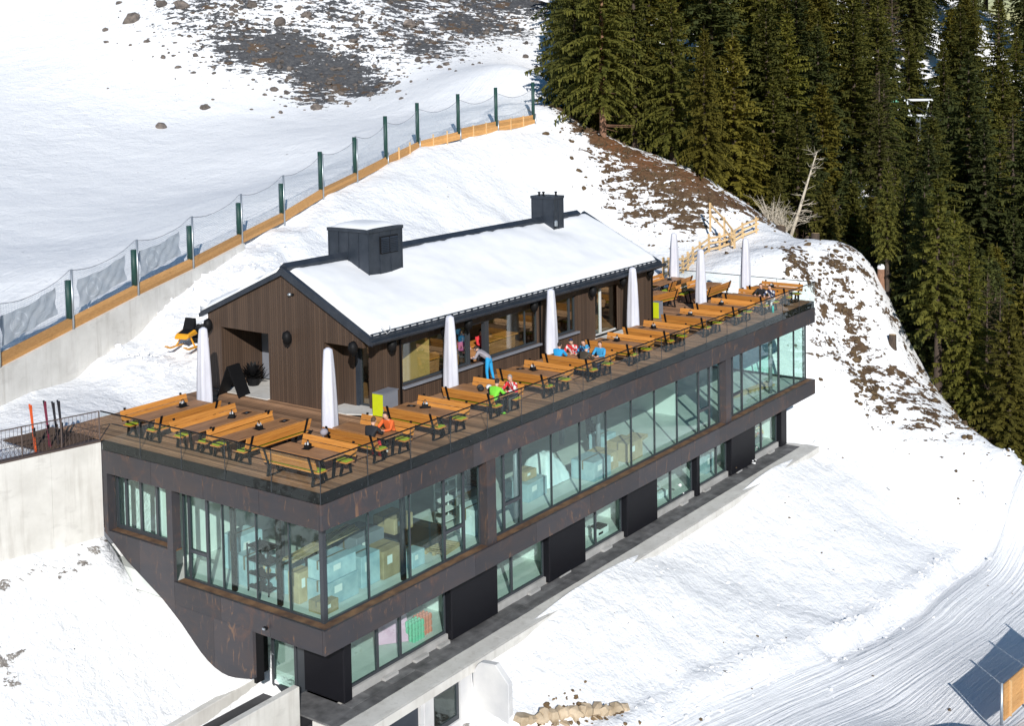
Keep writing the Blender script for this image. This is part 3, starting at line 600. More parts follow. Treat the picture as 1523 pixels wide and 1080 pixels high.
for i in range(15):
    x = 7.55 + i * .235; y = -1.85 - .145 * i
    for k in range(4):
        MB().rock((x + rs.uniform(-.05, .05), y - .12 * k + rs.uniform(-.06, .06), gz(x, y) + .05 - .40 * k), (rs.uniform(.22, .44), rs.uniform(.22, .36), rs.uniform(.2, .40)), rs, 6).build("boulder", 'stone', st)

# ------------------------------------------------------------ terrace deck
HX0, HX1, HY0, HY1 = 7.05, 28.0, 4.74, 13.2
deck = link("terrace_deck", None); tag(deck, kind='structure')
bw = .145; shapes = {}
def plank(x, y0, y1):
    key = (round(y0, 2), round(y1, 2))
    if key not in shapes: shapes[key] = MB().box(.007, y0, -.035, bw - .007, y1, 0).mesh("deck_board", 'deck')
    return link("deck_board", shapes[key], deck, (x, 0, rr.uniform(-.004, .003)))
n = int((LEN - .2) / bw)
for i in range(n):
    x = .09 + i * bw
    if x + bw < HX0: plank(x, .09, 13.25)
    elif x > HX1 + .0: plank(x, .09, WID - .1)
    else: plank(x, .09, HY0 - .02)
MB().box(.12, .12, -.059, LEN - .12, 10.7, -.040).build("deck_substructure", 'black', deck)
MB().box(.12, 10.7, -.10, HX0, 13.2, -.040).build("deck_substructure", 'black', deck)
e = MB(); e.box(.04, .03, ZU1 + .003, LEN - .04, .085, .004); e.box(.03, .086, ZU1 + .003, .085, WID, .004); e.box(LEN - .085, .086, ZU1 + .003, LEN - .03, 8.9, .004); e.build("deck_edge_board", 'black', deck)
gr = tag(MB().build("doormat_grating", 'black'), None)
bpy.data.objects.remove(gr)
gm = MB()
for i in range(26): gm.box(-1.9 + .0, 11.15 + i * .095, -.02, .05, 11.18 + i * .095, .03)
for i in range(20): gm.box(-1.9 + i * .1, 11.14, -.015, -1.88 + i * .1, 13.6, .022)
gr = thing("metal_grating", "brown metal grating mat in the snow beside the end of the terrace", "grating"); gm.build("grating_bars", M_plain("rusty_grating", (.10, .065, .045), .8), gr)
bal = thing("glass_balustrade", "frameless glass balustrade with slim black handrail round the terrace edge", "balustrade")
for a, b in joints(.012, LEN - .012, 18, .005): MB().box(a, -.012, ZU1 + .02, b, .008, 1.02).build("glass_pane", 'railglass', bal)
for a, b in joints(.02, WID - .02, 5, .005): MB().box(-.012, a, ZU1 + .02, .008, b, 1.02).build("glass_pane", 'railglass', bal)
for a, b in joints(.02, 8.88, 4, .005): MB().box(LEN - .008, a, ZU1 + .02, LEN + .012, b, 1.02).build("glass_pane", 'railglass', bal)
for i in range(1, 18): MB().box(LEN * i / 18 - .007, -.013, ZU1 + .02, LEN * i / 18 + .007, .009, 1.02).build('joint_seal', 'frame', bal)
for i in range(0, 5): MB().box(-.013, .012 + (WID - .02) * i / 5, ZU1 + .02, .009, .026 + (WID - .02) * i / 5, 1.02).build('joint_seal', 'frame', bal)
for i in range(1, 4): MB().box(LEN - .009, 8.88 * i / 4 - .007, 0, LEN + .013, 8.88 * i / 4 + .007, 1.02).build('joint_seal', 'frame', bal)
h = MB(); h.box(-.03, -.028, 1.022, LEN + .03, .022, 1.055); h.box(-.03, .023, 1.022, .022, WID, 1.055); h.box(LEN - .022, .023, 1.022, LEN + .03, 8.9, 1.055)
h.build("handrail", 'black', bal)
MB().box(LEN - .025, 8.86, 0, LEN + .015, 8.9, 1.02).build("end_post", 'black', bal)
bo = MB()
for i in range(74): bo.tube([(.25 + i * .5, -.012, -.17), (.25 + i * .5, -.03, -.17)], .018, 6)
for i in range(21): bo.tube([(-.012, .25 + i * .5, -.17), (-.03, .25 + i * .5, -.17)], .018, 6)
tag(bo.build("glass_bolts", 'frame', bal), kind='stuff')

sf = tag(MB().box(-14, 2.57, -9.2, 2.42, 5.46, -8.62).build("sunken_path", M_noise("path_shade_dark", (.018, .018, .022), (.04, .04, .046), 2, .7, 0, .2)), kind="structure")  # near-black colour paints in the shade lying between the two walls

# ------------------------------------------------------------ timber hut on the terrace
hut = thing("timber_hut", "dark timber clad mountain hut with snow covered gable roof standing on the terrace", "building")
EZ = 2.98; RZ = 5.0; RY = 8.78; NZ = 2.58
gs = (RZ - EZ) / (RY - HY0)
def rz_at(y): return EZ + gs * ((y - HY0) if y < RY else (HY1 + .2 - y) * (RY - HY0) / (HY1 + .2 - RY))
T = .22
# gable wall (facing the near end) with its entrance niche and the cut corner
m = MB(); wallgrid(m, 'x', HX0, HX0 + T, HY0, HY1, 0, EZ, [(9.72, 12.42, 0, NZ), (HY0, 6.72, 0, NZ)])
m.prism([(HY0, EZ), (HY1, EZ), (HY1, rz_at(HY1) - .02), (RY, RZ - .02)], 'x', HX0, HX0 + T)
m.build("gable_wall", 'cladding', hut)
WZ0, WZ1 = .72, 2.36
m = MB(); wallgrid(m, 'y', HY0, HY0 + T, HX0 + T, HX1, 0, EZ, [(HX0 + T, 7.95, 0, NZ), (9.19, 18.15, WZ0, WZ1), (19.05, 21.15, WZ0, WZ1), (22.75, 25.0, .1, 2.36)])
m.build("front_wall", 'cladding', hut)
m = MB(); m.box(HX1 - T, HY0 + T, 0, HX1, HY1, EZ); m.prism([(HY0, EZ), (HY1, EZ), (HY1, rz_at(HY1) - .02), (RY, RZ - .02)], 'x', HX1 - T, HX1); m.build("gable_wall", 'cladding', hut)
MB().box(HX0 + T, HY1 - T, 0, HX1 - T, HY1, EZ).build("rear_wall", 'cladding', hut)
# entrance niche
n = MB(); n.box(HX0 + T, 12.42, 0, 9.3, 12.52, NZ + .1); n.box(HX0 + T, 9.6, 0, 9.3, 9.72, NZ + .1); n.box(HX0 + T, 9.6, NZ + .1, 9.3, 12.52, NZ + .2); n.build("entrance_niche", 'cladding', hut)
MB().box(HX0 - .15, 9.74, .005, 9.16, 12.40, .04).build("entrance_floor", 'concrete', hut)
f = window('x', 9.22, 9.72, 12.42, .04, NZ + .1, (11.15,), hut, 'hutglass', fw=.10, thick=(1,))
MB().box(9.12, 11.2, .1, 9.17, 12.35, NZ).build("door_leaf", 'greybox', f)
# corner niche
n = MB(); n.box(HX0 + T, 6.72, 0, 8.2, 6.86, NZ + .1); n.box(8.05, 6.12, 0, 8.2, 6.72, NZ + .1); n.box(HX0 + T, HY0 + T, NZ + .1, 8.4, 6.86, NZ + .2); n.build("corner_niche", 'cladding', hut)
MB().box(8.08, 6.0, 0, 8.22, 6.12, NZ + .1).build("door_post", 'roofmetal', hut)
dn = MB(); dn.box(8.2, 5.92, 0, 8.27, 6.0, NZ + .1); dn.box(8.2, 5.42, 0, 8.27, 5.5, NZ + .1); dn.box(8.2, 5.5, 0, 8.27, 5.92, .12)
dn = dn.build("corner_door", 'frame', hut); MB().box(8.225, 5.5, .12, 8.245, 5.92, NZ + .1).build("door_pane", 'hutglass', dn)
MB().box(8.05, HY0 + T, 0, 8.2, 5.42, NZ + .1).build("niche_return", 'cladding', hut)
MB().prism([(6.98, 6.75), (8.05, 6.71), (8.05, 6.13), (8.2, 6.0), (8.2, 5.45), (7.95, 5.0), (7.5, 4.6), (6.98, 5.6)], 'z', .005, .045).build("corner_threshold", 'concrete', hut)
# windows of the long side
window('y', HY0 + .14, 9.19, 11.9, WZ0, WZ1, (), hut, 'hutglass', fw=.07)
window('y', HY0 + .14, 11.9, 13.28, WZ0, WZ1, (), hut, 'hutglass', fw=.07)
sl = MB(); sl.box(13.28, HY0 + .02, WZ0, 13.36, HY0 + .2, WZ1); sl.box(14.35, HY0 + .02, WZ0, 14.62, HY0 + .2, WZ1); sl.box(13.36, HY0 + .02, WZ1 - .06, 14.35, HY0 + .2, WZ1); sl.build("serving_hatch_frame", 'frame', hut)
window('y', HY0 + .14, 14.62, 18.15, WZ0, WZ1, (17.3,), hut, 'hutglass', fw=.07)
window('y', HY0 + .14, 19.05, 21.15, WZ0, WZ1, (20.72,), hut, 'hutglass', fw=.06, thick=(1,))
for a, b in ((9.10, 18.22), (18.98, 21.22)):
    MB().box(a, HY0 - .16, WZ0 - .09, b, HY0 + .05, WZ0 - .002).build("window_sill", 'galv' if 0 else 'greybox', hut, bevel=.01)
# glass door
df = MB(); df.box(22.75, HY0 + .3, .1, 25.0, HY0 + .36, .16); df.box(23.55, HY0 + .26, .16, 23.68, HY0 + .34, 2.36); df.box(22.75, HY0 + .26, .16, 22.80, HY0 + .34, 2.36)
df = df.build("terrace_door", 'whitewall', hut); MB().box(22.8, HY0 + .29, .16, 23.55, HY0 + .31, 2.36).build("door_pane", 'hutglass', df)
MB().box(23.68, HY0 + .32, .16, 25.0, HY0 + .345, 2.36).build("door_pane", 'hutglass', df)
MB().box(22.7, HY0 - .45, .003, 25.05, HY0 + .28, .10).build("door_step", 'concrete', hut, bevel=.01)
# inside of the hut
MB().box(HX0 + T, HY0 + T, .004, HX1 - T, HY1 - T, .03).build("hut_floor", 'table', hut)
MB().box(HX0 + T, HY0 + T, 2.80, HX1 - T, HY1 - T, 2.86).build("hut_ceiling", 'table', hut)
for a, b in joints(9.3, 27.7, 12, .004): MB().box(a, 8.6, .03, b, 8.7, 2.8).build("inner_wall_board", 'table', hut)
MB().box(11.0, 4.98, .03, 11.06, 7.2, 2.8).build("partition_board", M_plain("honey_board", (.62, .40, .14), .6), hut)
cn = thing("bar_counter", "wooden bar counter inside the hut behind the serving window", "counter"); MB().box(12.1, 5.9, .03, 18.0, 6.5, 1.02).build("counter_body", 'table', cn); MB().box(12.0, 5.8, 1.02, 18.1, 6.6, 1.08).build("counter_top", 'bench', cn)
# roof
roof = link("roof", None, hut); 
ov, oe = .10, .42
def slope_pt(y, up=0.0): return (y, rz_at(y) + up)
fy = HY0 - oe; by = HY1 + .35
def zf(y): return RZ + .06 - gs * (RY - y)
def zb(y): return RZ + .06 - (RZ - EZ) / (HY1 + .2 - RY) * (y - RY)
MB().prism([(fy, zf(fy) - .02), (RY, RZ + .04), (by, zb(by) - .02), (by, zb(by) + .12), (RY, RZ + .20), (fy, zf(fy) + .12)], 'x', HX0 - ov, HX1 + ov).build("roof_deck", 'roofmetal', roof)
for x0, x1 in ((HX0 - ov - .05, HX0 - ov + .12), (HX1 + ov - .12, HX1 + ov + .05)):
    MB().prism([(fy - .03, zf(fy) - .10), (RY, RZ - .03), (by + .03, zb(by) - .10), (by + .03, zb(by) + .06), (RY + .3, RZ + .02), (RY, RZ + .30), (fy - .03, zf(fy) + .20)], 'x', x0, x1).build("verge_board", 'roofmetal', roof)
g = MB(); gp = [(fy - .17 + .09 * math.cos(a), zf(fy) + .02 + .09 * math.sin(a)) for a in [PI + i * PI / 6 for i in range(7)]]
g.prism(gp + [(fy - .08, zf(fy) + .08), (fy - .26, zf(fy) + .08)], 'x', HX0 - ov - .1, HX1 + ov + .2); g.build("gutter", 'roofmetal', roof, bevel=0)
MB().box(HX0 - ov, fy - .10, zf(fy) - .12, HX1 + ov, fy + .02, zf(fy) + .17).build("eave_flashing", 'roofmetal', roof)
sg = MB()
for i in range(int((HX1 - HX0) / .42)):
    x = HX0 + .1 + i * .42; sg.box(x, fy + .02, zf(fy) + .10, x + .03, fy + .10, zf(fy) + .30)
for dz in (.20, .29): sg.tube([(HX0, fy + .06, zf(fy) + dz), (HX1, fy + .06, zf(fy) + dz)], .016, 5)
tag(sg.build("snow_guard", 'roofmetal', roof), kind='stuff')
MB().prism([(RY - .22, RZ + .26), (RY, RZ + .42), (RY + .22, RZ + .26), (RY + .2, RZ + .12), (RY - .2, RZ + .12)], 'x', HX0 - ov + .1, HX1 - .55).build("ridge_capping", 'roofmetal', roof)
for x in (9.02, 18.22, 27.9):
    m = MB(); m.tube([(x, fy - .12, zf(fy) - .06), (x, HY0 - .06, 2.55), (x, HY0 - .06, .05)], .045, 8); m.build("downpipe", 'black', hut, True)
# roof plant boxes
def roof_box(name, x0, x1, y0, y1, z0, z1, lab, louvre):
    b = link(name, None, hut)
    MB().box(x0, y0, z0, x1, y1, z1).build("box_casing", 'roofmetal', b)
    nx = max(2, int((x1 - x0) / .55)); ny = max(2, int((y1 - y0) / .45))
    s = MB()
    for i in range(nx + 1): xx = x0 + (x1 - x0) * i / nx; s.box(xx - .012, y0 - .03, z0 + .18, xx + .012, y0 - .001, z1 - .1)
    for i in range(ny + 1): yy = y0 + (y1 - y0) * i / ny; s.box(x0 - .03, yy - .012, z0 + .18, x0 - .001, yy + .012, z1 - .1)
    s.build("standing_seam", 'roofmetal', b)
    MB().box(x0 - .05, y0 - .05, z1 - .10, x1 + .05, y1 + .05, z1 + .03).build("box_cap", 'roofmetal', b)
    MB().box(x0 - .06, y0 - .07, z0, x1 + .06, y1 + .06, z0 + .16).build("box_skirt", 'roofmetal', b)
    if louvre:
        a0, a1, q0, q1 = louvre
        fr = MB(); fr.box(a0, y0 - .04, q0, a1, y0 - .002, q1); fr = fr.build("louvre_panel", 'black', b)
        mid = (a0 + a1) / 2
        for s0, s1 in ((a0 + .04, mid - .03), (mid + .03, a1 - .04)):
            for i in range(9):
                zz = q0 + .04 + (q1 - q0 - .08) * i / 9
                MB().prism([(y0 - .09, zz), (y0 - .041, zz + .05), (y0 - .041, zz + .062), (y0 - .09, zz + .012)], 'x', s0, s1).build("slat", 'roofmetal', fr)
    return b
roof_box("roof_plant_box", 10.36, 12.36, 7.42, 9.6, 4.2, 6.36, None, (11.0, 12.08, 5.35, 6.05))
b2 = roof_box("chimney_box", 24.2, 25.02, 8.0, 9.3, 4.4, 6.40, None, None)
for x, y in ((24.35, 8.95), (24.5, 8.8), (24.85, 8.3)):
    m = MB(); m.tube([(x, y, 6.42), (x, y, 6.60)], .05, 8); m.tube([(x, y, 6.57), (x, y, 6.62)], .075, 8); m.build("flue", 'black', b2)
m = MB(); m.tube([(24.1, 7.8, 5.02), (24.1, 7.8, 5.2)], .08, 8); m.ball((24.1, 7.8, 5.22), .09); m.build("cable_gland", 'galv', b2)
MB().box(25.08, 8.6, 5.22, 26.4, 8.95, 5.36).build("ridge_duct", 'roofmetal', hut)
# snow lying on the roof
def roof_snow(nm, x0, x1, y0, y1, zfun, nx, ny, mask):
    xs = np.linspace(x0, x1, nx); ys = np.linspace(y0, y1, ny); X, Y = np.meshgrid(xs, ys)
    ex = np.minimum(np.minimum(X - x0, x1 - X) / .35, np.minimum(Y - y0, y1 - Y) / .35); ex = np.clip(ex, 0, 1)
    ex = np.clip(ex + .55 * fbm(X * 1.7, Y * 1.7, 3, 41) * (ex < .999), 0, 1)
    tk = .10 + .18 * np.sqrt(1 - (1 - ex) ** 2) + .10 * fbm(X * .45, Y * .45, 4, 31) + mask(X, Y)
    Zt = zfun(Y) + .13 + np.maximum(tk, .02) * np.where(ex <= 0, .25, 1)
    V = [(float(a), float(b), float(c)) for a, b, c in zip(X.ravel(), Y.ravel(), Zt.ravel())]
    Vb = [(float(a), float(b), float(c)) for a, b, c in zip(X.ravel(), Y.ravel(), (zfun(Y) + .125).ravel())]
    N = nx * ny; F = []
    for j in range(ny - 1):
        for i in range(nx - 1): a = j * nx + i; F.append((a, a + 1, a + nx + 1, a + nx)); 
    rim = [i for i in range(nx)] + [j * nx + nx - 1 for j in range(1, ny)] + [(ny - 1) * nx + i for i in range(nx - 2, -1, -1)] + [j * nx for j in range(ny - 2, 0, -1)]
    for a, b in zip(rim, rim[1:] + rim[:1]): F.append((b, a, a + N, b + N))
    mb = MB(); mb.add(V + Vb, F); return mb.build(nm, 'snow_cap', hut, True)
def dip(cx, cy, r, dpt): return lambda X, Y: -dpt * np.exp(-(((X - cx) / r) ** 2 + ((Y - cy) / (r * .8)) ** 2))
d1, d2 = dip(11.3, 7.6, 1.5, .22), dip(24.6, 8.0, 1.3, .2)
roof_snow("roof_snow", HX0 + .12, HX1 - .02, fy + .13, RY - .12, np.vectorize(zf), 120, 30, lambda X, Y: d1(X, Y) + d2(X, Y) - .12 * np.exp(-((Y - RY) / .8) ** 2))
roof_snow("roof_snow", HX0 - .13, HX1 - .02, RY + .2, by - .05, np.vectorize(zb), 60, 18, lambda X, Y: 0 * X)
mb = MB(); 
xs = np.linspace(10.38, 12.34, 14); ys = np.linspace(7.5, 9.58, 14)
V = [(x, y, 6.39 + .20 * max(0, 1 - ((x - 11.36) / 1.0) ** 4) * max(0, 1 - ((y - 8.55) / 1.06) ** 4) ** .6) for y in ys for x in xs]
mb.add(V, [(j * 14 + i, j * 14 + i + 1, j * 14 + i + 15, j * 14 + i + 14) for j in range(13) for i in range(13)]); mb.build("box_snow", 'snow_cap', hut, True)
m = MB(); m.tube([(7.55, fy - .05, 3.35), (7.75, fy - .12, 3.05), (8.0, fy - .10, 3.12), (8.05, fy, 3.3)], .018, 6); tag(m.build("white_cable", 'whitewall', hut, True))

# ------------------------------------------------------------ terrace furniture
def make_bench(L):
    t = thing("terrace_bench", None, "bench", group="timber benches on the terrace")
    for y in (-.10, .10): MB().box(-L / 2, y - .095, .415, L / 2, y + .095, .45).build("seat_plank", 'bench', t)
    MB().box(-L / 2 + .03, -.15, .452, L / 2 - .03, .17, .488).build("seat_pad", 'lime', t, bevel=.01)
    for z, y in ((.63, -.265), (.82, -.325)):
        M = Matrix.Translation((0, y, z)) @ Matrix.Rotation(.29, 4, 'X'); MB().xbox(M, L, .03, .18).build("back_plank", 'bench', t)
    for sx in (-1, 1):
        x = sx * (L / 2 - .22); m = MB()
        m.bar((x, -.20, .38), (x, -.40, .97), .085, .03, up=(0, 1, 0)); m.bar((x, -.16, .41), (x, -.25, .0), .085, .04, up=(0, 1, 0))
        m.bar((x, .12, .41), (x, .24, 0), .085, .04, up=(0, 1, 0)); m.bar((x, -.27, .014), (x, .27, .014), .085, .028); m.bar((x, -.28, .402), (x, .18, .402), .085, .024)
        m.build("bench_frame", 'black', t)
    return t
def make_table(L):
    t = thing("terrace_table", None, "table", group="long timber tables on the terrace")
    for i in range(5):
        y = -.34 + i * .17; MB().box(-L / 2, y - .082, .715, L / 2, y + .082, .75).build("top_plank", 'table', t)
    MB().box(-L / 2 + .1, -.38, .665, L / 2 - .1, .38, .712).build("under_frame", 'black', t)
    for sx in (-1, 1):
        x = sx * (L / 2 - .30); m = MB()
        for sy in (-1, 1): m.bar((x, sy * .30, .66), (x + sx * .06, sy * .14, .02), .10, .04, up=(0, 1, 0))
        m.bar((x + sx * .06, -.36, .012), (x + sx * .06, .36, .012), .07, .024); m.build("table_frame", 'black', t)
    return t
def make_caddy():
    t = thing("condiment_caddy", None, "caddy", group="black condiment caddies on the tables")
    MB().box(-.20, -.14, 0, .20, .14, .006).build("caddy_mat", 'black', t)
    m = MB(); m.box(-.11, -.08, .006, .11, .08, .02)
    for a, b, c, d in ((-.11, -.08, .11, -.07), (-.11, .07, .11, .08), (-.11, -.07, -.10, .07), (.10, -.07, .11, .07)): m.box(a, b, .02, c, d, .13)
    m.bar((-.10, 0, .12), (-.02, 0, .26), .02, .015); m.bar((.10, 0, .12), (.02, 0, .26), .02, .015); m.box(-.03, -.012, .25, .03, .012, .27); m.build("caddy_tray", 'black', t)
    for x, y, c in ((-.05, -.03, 'whitewall'), (.05, .02, 'galv')):
        j = MB().tube([(x, y, .02), (x, y, .15), (x, y, .17), (x, y, .21)], [.03, .03, .018, .018], 8).build("sauce_bottle", c, t)
    MB().box(-.09, .03, .02, -.01, .06, .18).build("menu_card", 'whitewall', t)
    return t
BEN = {2.4: None, 2.9: None}; TAB = {}
CAD = None; MEN = None
def put_bench(x, y, rz, L, label):
    if BEN[L] is None: BEN[L] = make_bench(L); b = BEN[L]; b.location = (x, y, .0); b.rotation_euler = (0, 0, rz); b['label'] = label
    else: b = copy_thing(BEN[L], (x, y, 0), rz, label)
    return b
def put_table(x, y, rz, L, label):
    if L not in TAB: TAB[L] = make_table(L); b = TAB[L]; b.location = (x, y, .0); b.rotation_euler = (0, 0, rz); b['label'] = label
    else: b = copy_thing(TAB[L], (x, y, 0), rz, label)
    return b
def put_caddy(x, y, rz, label):
    global CAD
    if CAD is None: CAD = make_caddy(); c = CAD; c.location = (x, y, .751); c.rotation_euler = (0, 0, rz); c['label'] = label
    else: c = copy_thing(CAD, (x, y, .751), rz, label)
def put_menu(x, y, rz, label):
    global MEN
    if MEN is None:
        MEN = thing("menu_board", None, "menu", group="dark menus lying on the tables"); MB().box(-.16, -.11, 0, .16, .11, .012).build("menu_cover", 'black', MEN); MB().box(-.05, -.03, .0125, .05, .03, .014).build("menu_title", 'galv', MEN)
        c = MEN; c.location = (x, y, .751); c.rotation_euler = (0, 0, rz); c['label'] = label
    else: copy_thing(MEN, (x, y, .751), rz, label)
ROWX = [1.22, 4.0, 7.0, 10.25, 13.62, 16.75, 19.95, 23.12, 26.62, 29.85, 32.95, 35.75]
PEOPLE_AT = {1: "with the orange and black clad guests", 3: "with the green and red clad guests", 5: "with the group of five guests", 10: "with the two dark clad guests"}
for i, x in enumerate(ROWX):
    w_ = "the %s table from the near corner along the front glass" % ORD[i]
    put_table(x, 1.78, PI / 2, 2.4, ("timber table %s, %s from the near corner" % (PEOPLE_AT[i], ORD[i])) if i in PEOPLE_AT else "empty timber table, %s from the near corner along the front glass" % ORD[i])
    put_bench(x - .60, 1.72, -PI / 2, 2.4, "lime padded bench on the near side of " + w_.replace(" along the front glass", "").replace("near corner", "corner"))
    if i != 11 or True: put_bench(x + .62, 1.72, PI / 2, 2.4, "lime padded bench on the far side of " + w_.replace(" along the front glass", "").replace("near corner", "corner"))
    if i not in (1, 3, 5, 10): put_caddy(x + .22, 1.98, .3 + i, "black condiment caddy on " + w_.replace(" along the front glass", ""))
    if i in (2, 4, 6, 7, 8): put_menu(x + .1, 2.52, PI / 2 + .2 * i, "dark menu lying on " + w_.replace(" along the front glass", ""))
LT = [(2.12, 9.47, "farthest from the corner"), (2.15, 6.85, "in the middle"), (2.12, 4.93, "closest to the corner")]
for i, (x, y, s) in enumerate(LT):
    put_table(x, y, 0, 2.9, "long timber table parallel to the gable side glass, %s" % s)
    put_bench(x, y + .62, PI, 2.9, "timber bench on the hut side of the gable side table %s" % s)
    put_bench(x, y - .62, 0, 2.9, "timber bench on the corner side of the gable side table %s" % s)
    put_caddy(x + (.55, .5, .02)[i], y + .05, i * .7, "black condiment caddy on the gable side table %s" % s)
    if i: put_menu(x + 1.15, y + .02, .15, "dark menu on the gable side table %s" % s)
RT = [(34.9, 7.85, .05, "by the far end glass, farthest back"), (34.4, 5.25, .03, "by the far end glass, in the middle"), (30.6, 6.55, -.10, "beside the far gable of the hut")]
for i, (x, y, rz, s) in enumerate(RT):
    put_table(x, y, rz, 2.9, "timber table %s" % s)
    put_bench(x, y + .62, PI + rz, 2.9, "timber bench behind the timber table %s" % s)
    put_bench(x, y - .62, rz, 2.9, "timber bench in front of the timber table %s" % s)
put_caddy(35.3, 7.85, .4, "black condiment caddy on the table by the far end glass")
# closed parasols
def make_parasol():
    t = thing("closed_parasol", None, "parasol", group="closed white parasols on the terrace")
    n = 20; V = []; rings = [(.02, .27), (.5, .275), (1.1, .262), (1.7, .238), (2.4, .205), (2.95, .175), (3.13, .15), (3.20, .05)]
    for z, r in rings:
        for k in range(n):
            a = 2 * PI * k / n; q = r * (1 + ((.15, -.05, -.16, .06)[k % 4]) * (1 if z < 2.9 else .4)); V.append((q * math.cos(a), q * math.sin(a), z + .25))
    F = [(i * n + k, i * n + (k + 1) % n, (i + 1) * n + (k + 1) % n, (i + 1) * n + k) for i in range(len(rings) - 1) for k in range(n)]
    MB().add(V, F + [tuple(range(n))[::-1], tuple(range((len(rings) - 1) * n, len(rings) * n))]).build("cover", 'canvas', t, True)
    MB().tube([(0, 0, .03), (0, 0, .5)], .04, 8).build("pole", 'galv', t)
    m = MB(); m.box(-.38, -.38, 0, .38, .38, .05); m.tube([(0, 0, .05), (0, 0, .16)], [.14, .09], 10); m.build("base", 'greybox', t)
    return t
PS = [(4.44, 10.40, "beside the sandwich board"), (4.32, 3.84, "in front of the hut corner niche"), (10.98, 3.84, "in front of the large serving window"), (17.86, 3.86, "between the hut windows, behind the group of five"),
      (24.68, 3.86, "in front of the terrace glass door"), (36.55, 8.25, "at the back of the terrace, nearest the rail fence"), (31.55, 3.9, "in front of the far hut gable"), (36.45, 3.75, "closest to the far end glass, behind the dark clad pair")]
p0 = make_parasol()
for i, (x, y, s) in enumerate(PS):
    if i == 0: p0.location = (x, y, -.22); p0['label'] = "closed white parasol " + s
    else: copy_thing(p0, (x, y, -.22), i * .6, "closed white parasol " + s).scale = (1, 1, 1 if i < 5 else 1.0)
# loudspeakers on the hut
def speaker(x, y, z, nx, ny, lab):
    t = thing("wall_speaker", "round black outdoor speaker on the hut wall " + lab, "speaker", (x, y, z), math.atan2(ny, nx), "black speakers on the hut walls")
    m = MB(); m.tube([(.04, 0, -.20), (.10, 0, -.16), (.14, 0, 0), (.12, 0, .14), (.05, 0, .20)], [.10, .16, .19, .17, .08], 10); m.build("speaker_body", 'black', t, True)
    MB().bar((-.06, 0, 0), (.1, 0, 0), .05, .08).build("speaker_bracket", 'black', t); MB().ball((.12, 0, -.26), .06).build("speaker_knob", 'black', t)
    return t
for x, y, z, a, b, s in ((6.9, 12.88, 2.66, -1, 0, "beside the entrance niche at the left eave"), (6.9, 8.40, 2.64, -1, 0, "in the middle of the gable"), (6.9, 4.98, 2.62, -1, 0, "above the corner niche"), (8.3, 4.58, 2.50, 0, -1, "between corner niche and drainpipe"),
                         (11.4, 4.58, 2.50, 0, -1, "above the window beside the second front parasol"), (12.9, 4.58, 2.52, 0, -1, "above the pink clad person"), (17.45, 4.58, 2.50, 0, -1, "left of the middle drainpipe"), (18.7, 4.58, 2.50, 0, -1, "right of the middle drainpipe"),
                         (22.1, 4.58, 2.42, 0, -1, "left of the glass door"), (24.8, 4.58, 2.52, 0, -1, "above the right side of the glass door"), (27.35, 4.58, 2.58, 0, -1, "at the far end of the front wall")):
    speaker(x, y, z, a, b, s)
sp = thing("gable_spotlight", "small silver spotlight high under the ridge of the gable", "lamp", (6.98, 8.36, 4.25)); MB().ball((0, .05, 0), (.09, .09, .07)).build("lamp_head", 'galv', sp, True); MB().box(0, -.12, -.04, .08, .0, .04).build("lamp_base", 'black', sp)
# lime and grey bin at the hut corner
bn = thing("waste_bin", "lime fronted grey waste bin at the hut corner by the niche", "bin", (7.95, 4.42, 0), .06)
MB().box(-.55, -.22, .02, .35, .24, .86).build("bin_body", 'greybox', bn, bevel=.01); MB().box(-.58, -.225, .05, -.552, .245, .85).build("bin_front", 'limepaint', bn); MB().box(-.57, -.24, .862, .37, .26, .89).build("bin_lid", 'greybox', bn)
bn2 = thing("waste_bin", "small grey waste bin with lime edge at the far hut corner", "bin", (28.75, 4.9, 0)); MB().box(-.22, -.22, .02, .22, .22, .85).build("bin_body", 'greybox', bn2, bevel=.01); MB().box(-.25, -.23, .05, -.222, .23, .84).build("bin_front", 'limepaint', bn2)
# sandwich board and dark planter in the entrance
sb = thing("sandwich_board", "black folding sandwich board standing before the entrance niche", "sign", (6.75, 11.45, 0), 1.75)
for s in (-1, 1):
    M = Matrix.Translation((s * .27, 0, .62)) @ Matrix.Rotation(-s * .40, 4, 'Y'); MB().xbox(M, .035, .72, 1.28).build("board_panel", 'black', sb)
    for sy in (-1, 1): MB().bar((s * .42, sy * .32, .22), (s * .54, sy * .34, 0), .05, .04).build("board_leg", 'black', sb)
pl = thing("dried_planter", "dark pot of dry black foliage behind the sandwich board", "plant", (8.2, 11.9, .04)); MB().tube([(0, 0, 0), (0, 0, .3)], [.22, .3], 10).build("pot", 'black', pl)
rp = random.Random(3); mb = MB()
for i in range(150):
    a = rp.random() * 6.28; e = rp.uniform(.1, 1.4); L = rp.uniform(.3, .75); d = Vector((math.cos(a) * math.cos(e), math.sin(a) * math.cos(e), math.sin(e))); s_ = Vector((-d.y, d.x, 0)).normalized() * .05
    p = Vector((0, 0, .3)) + d * L; mb.add([Vector((0, 0, .3)) + d * .1, p - s_ - d * .12, p, p + s_ - d * .12], [(0, 1, 2, 3)])
mb.build("foliage", 'black', pl)
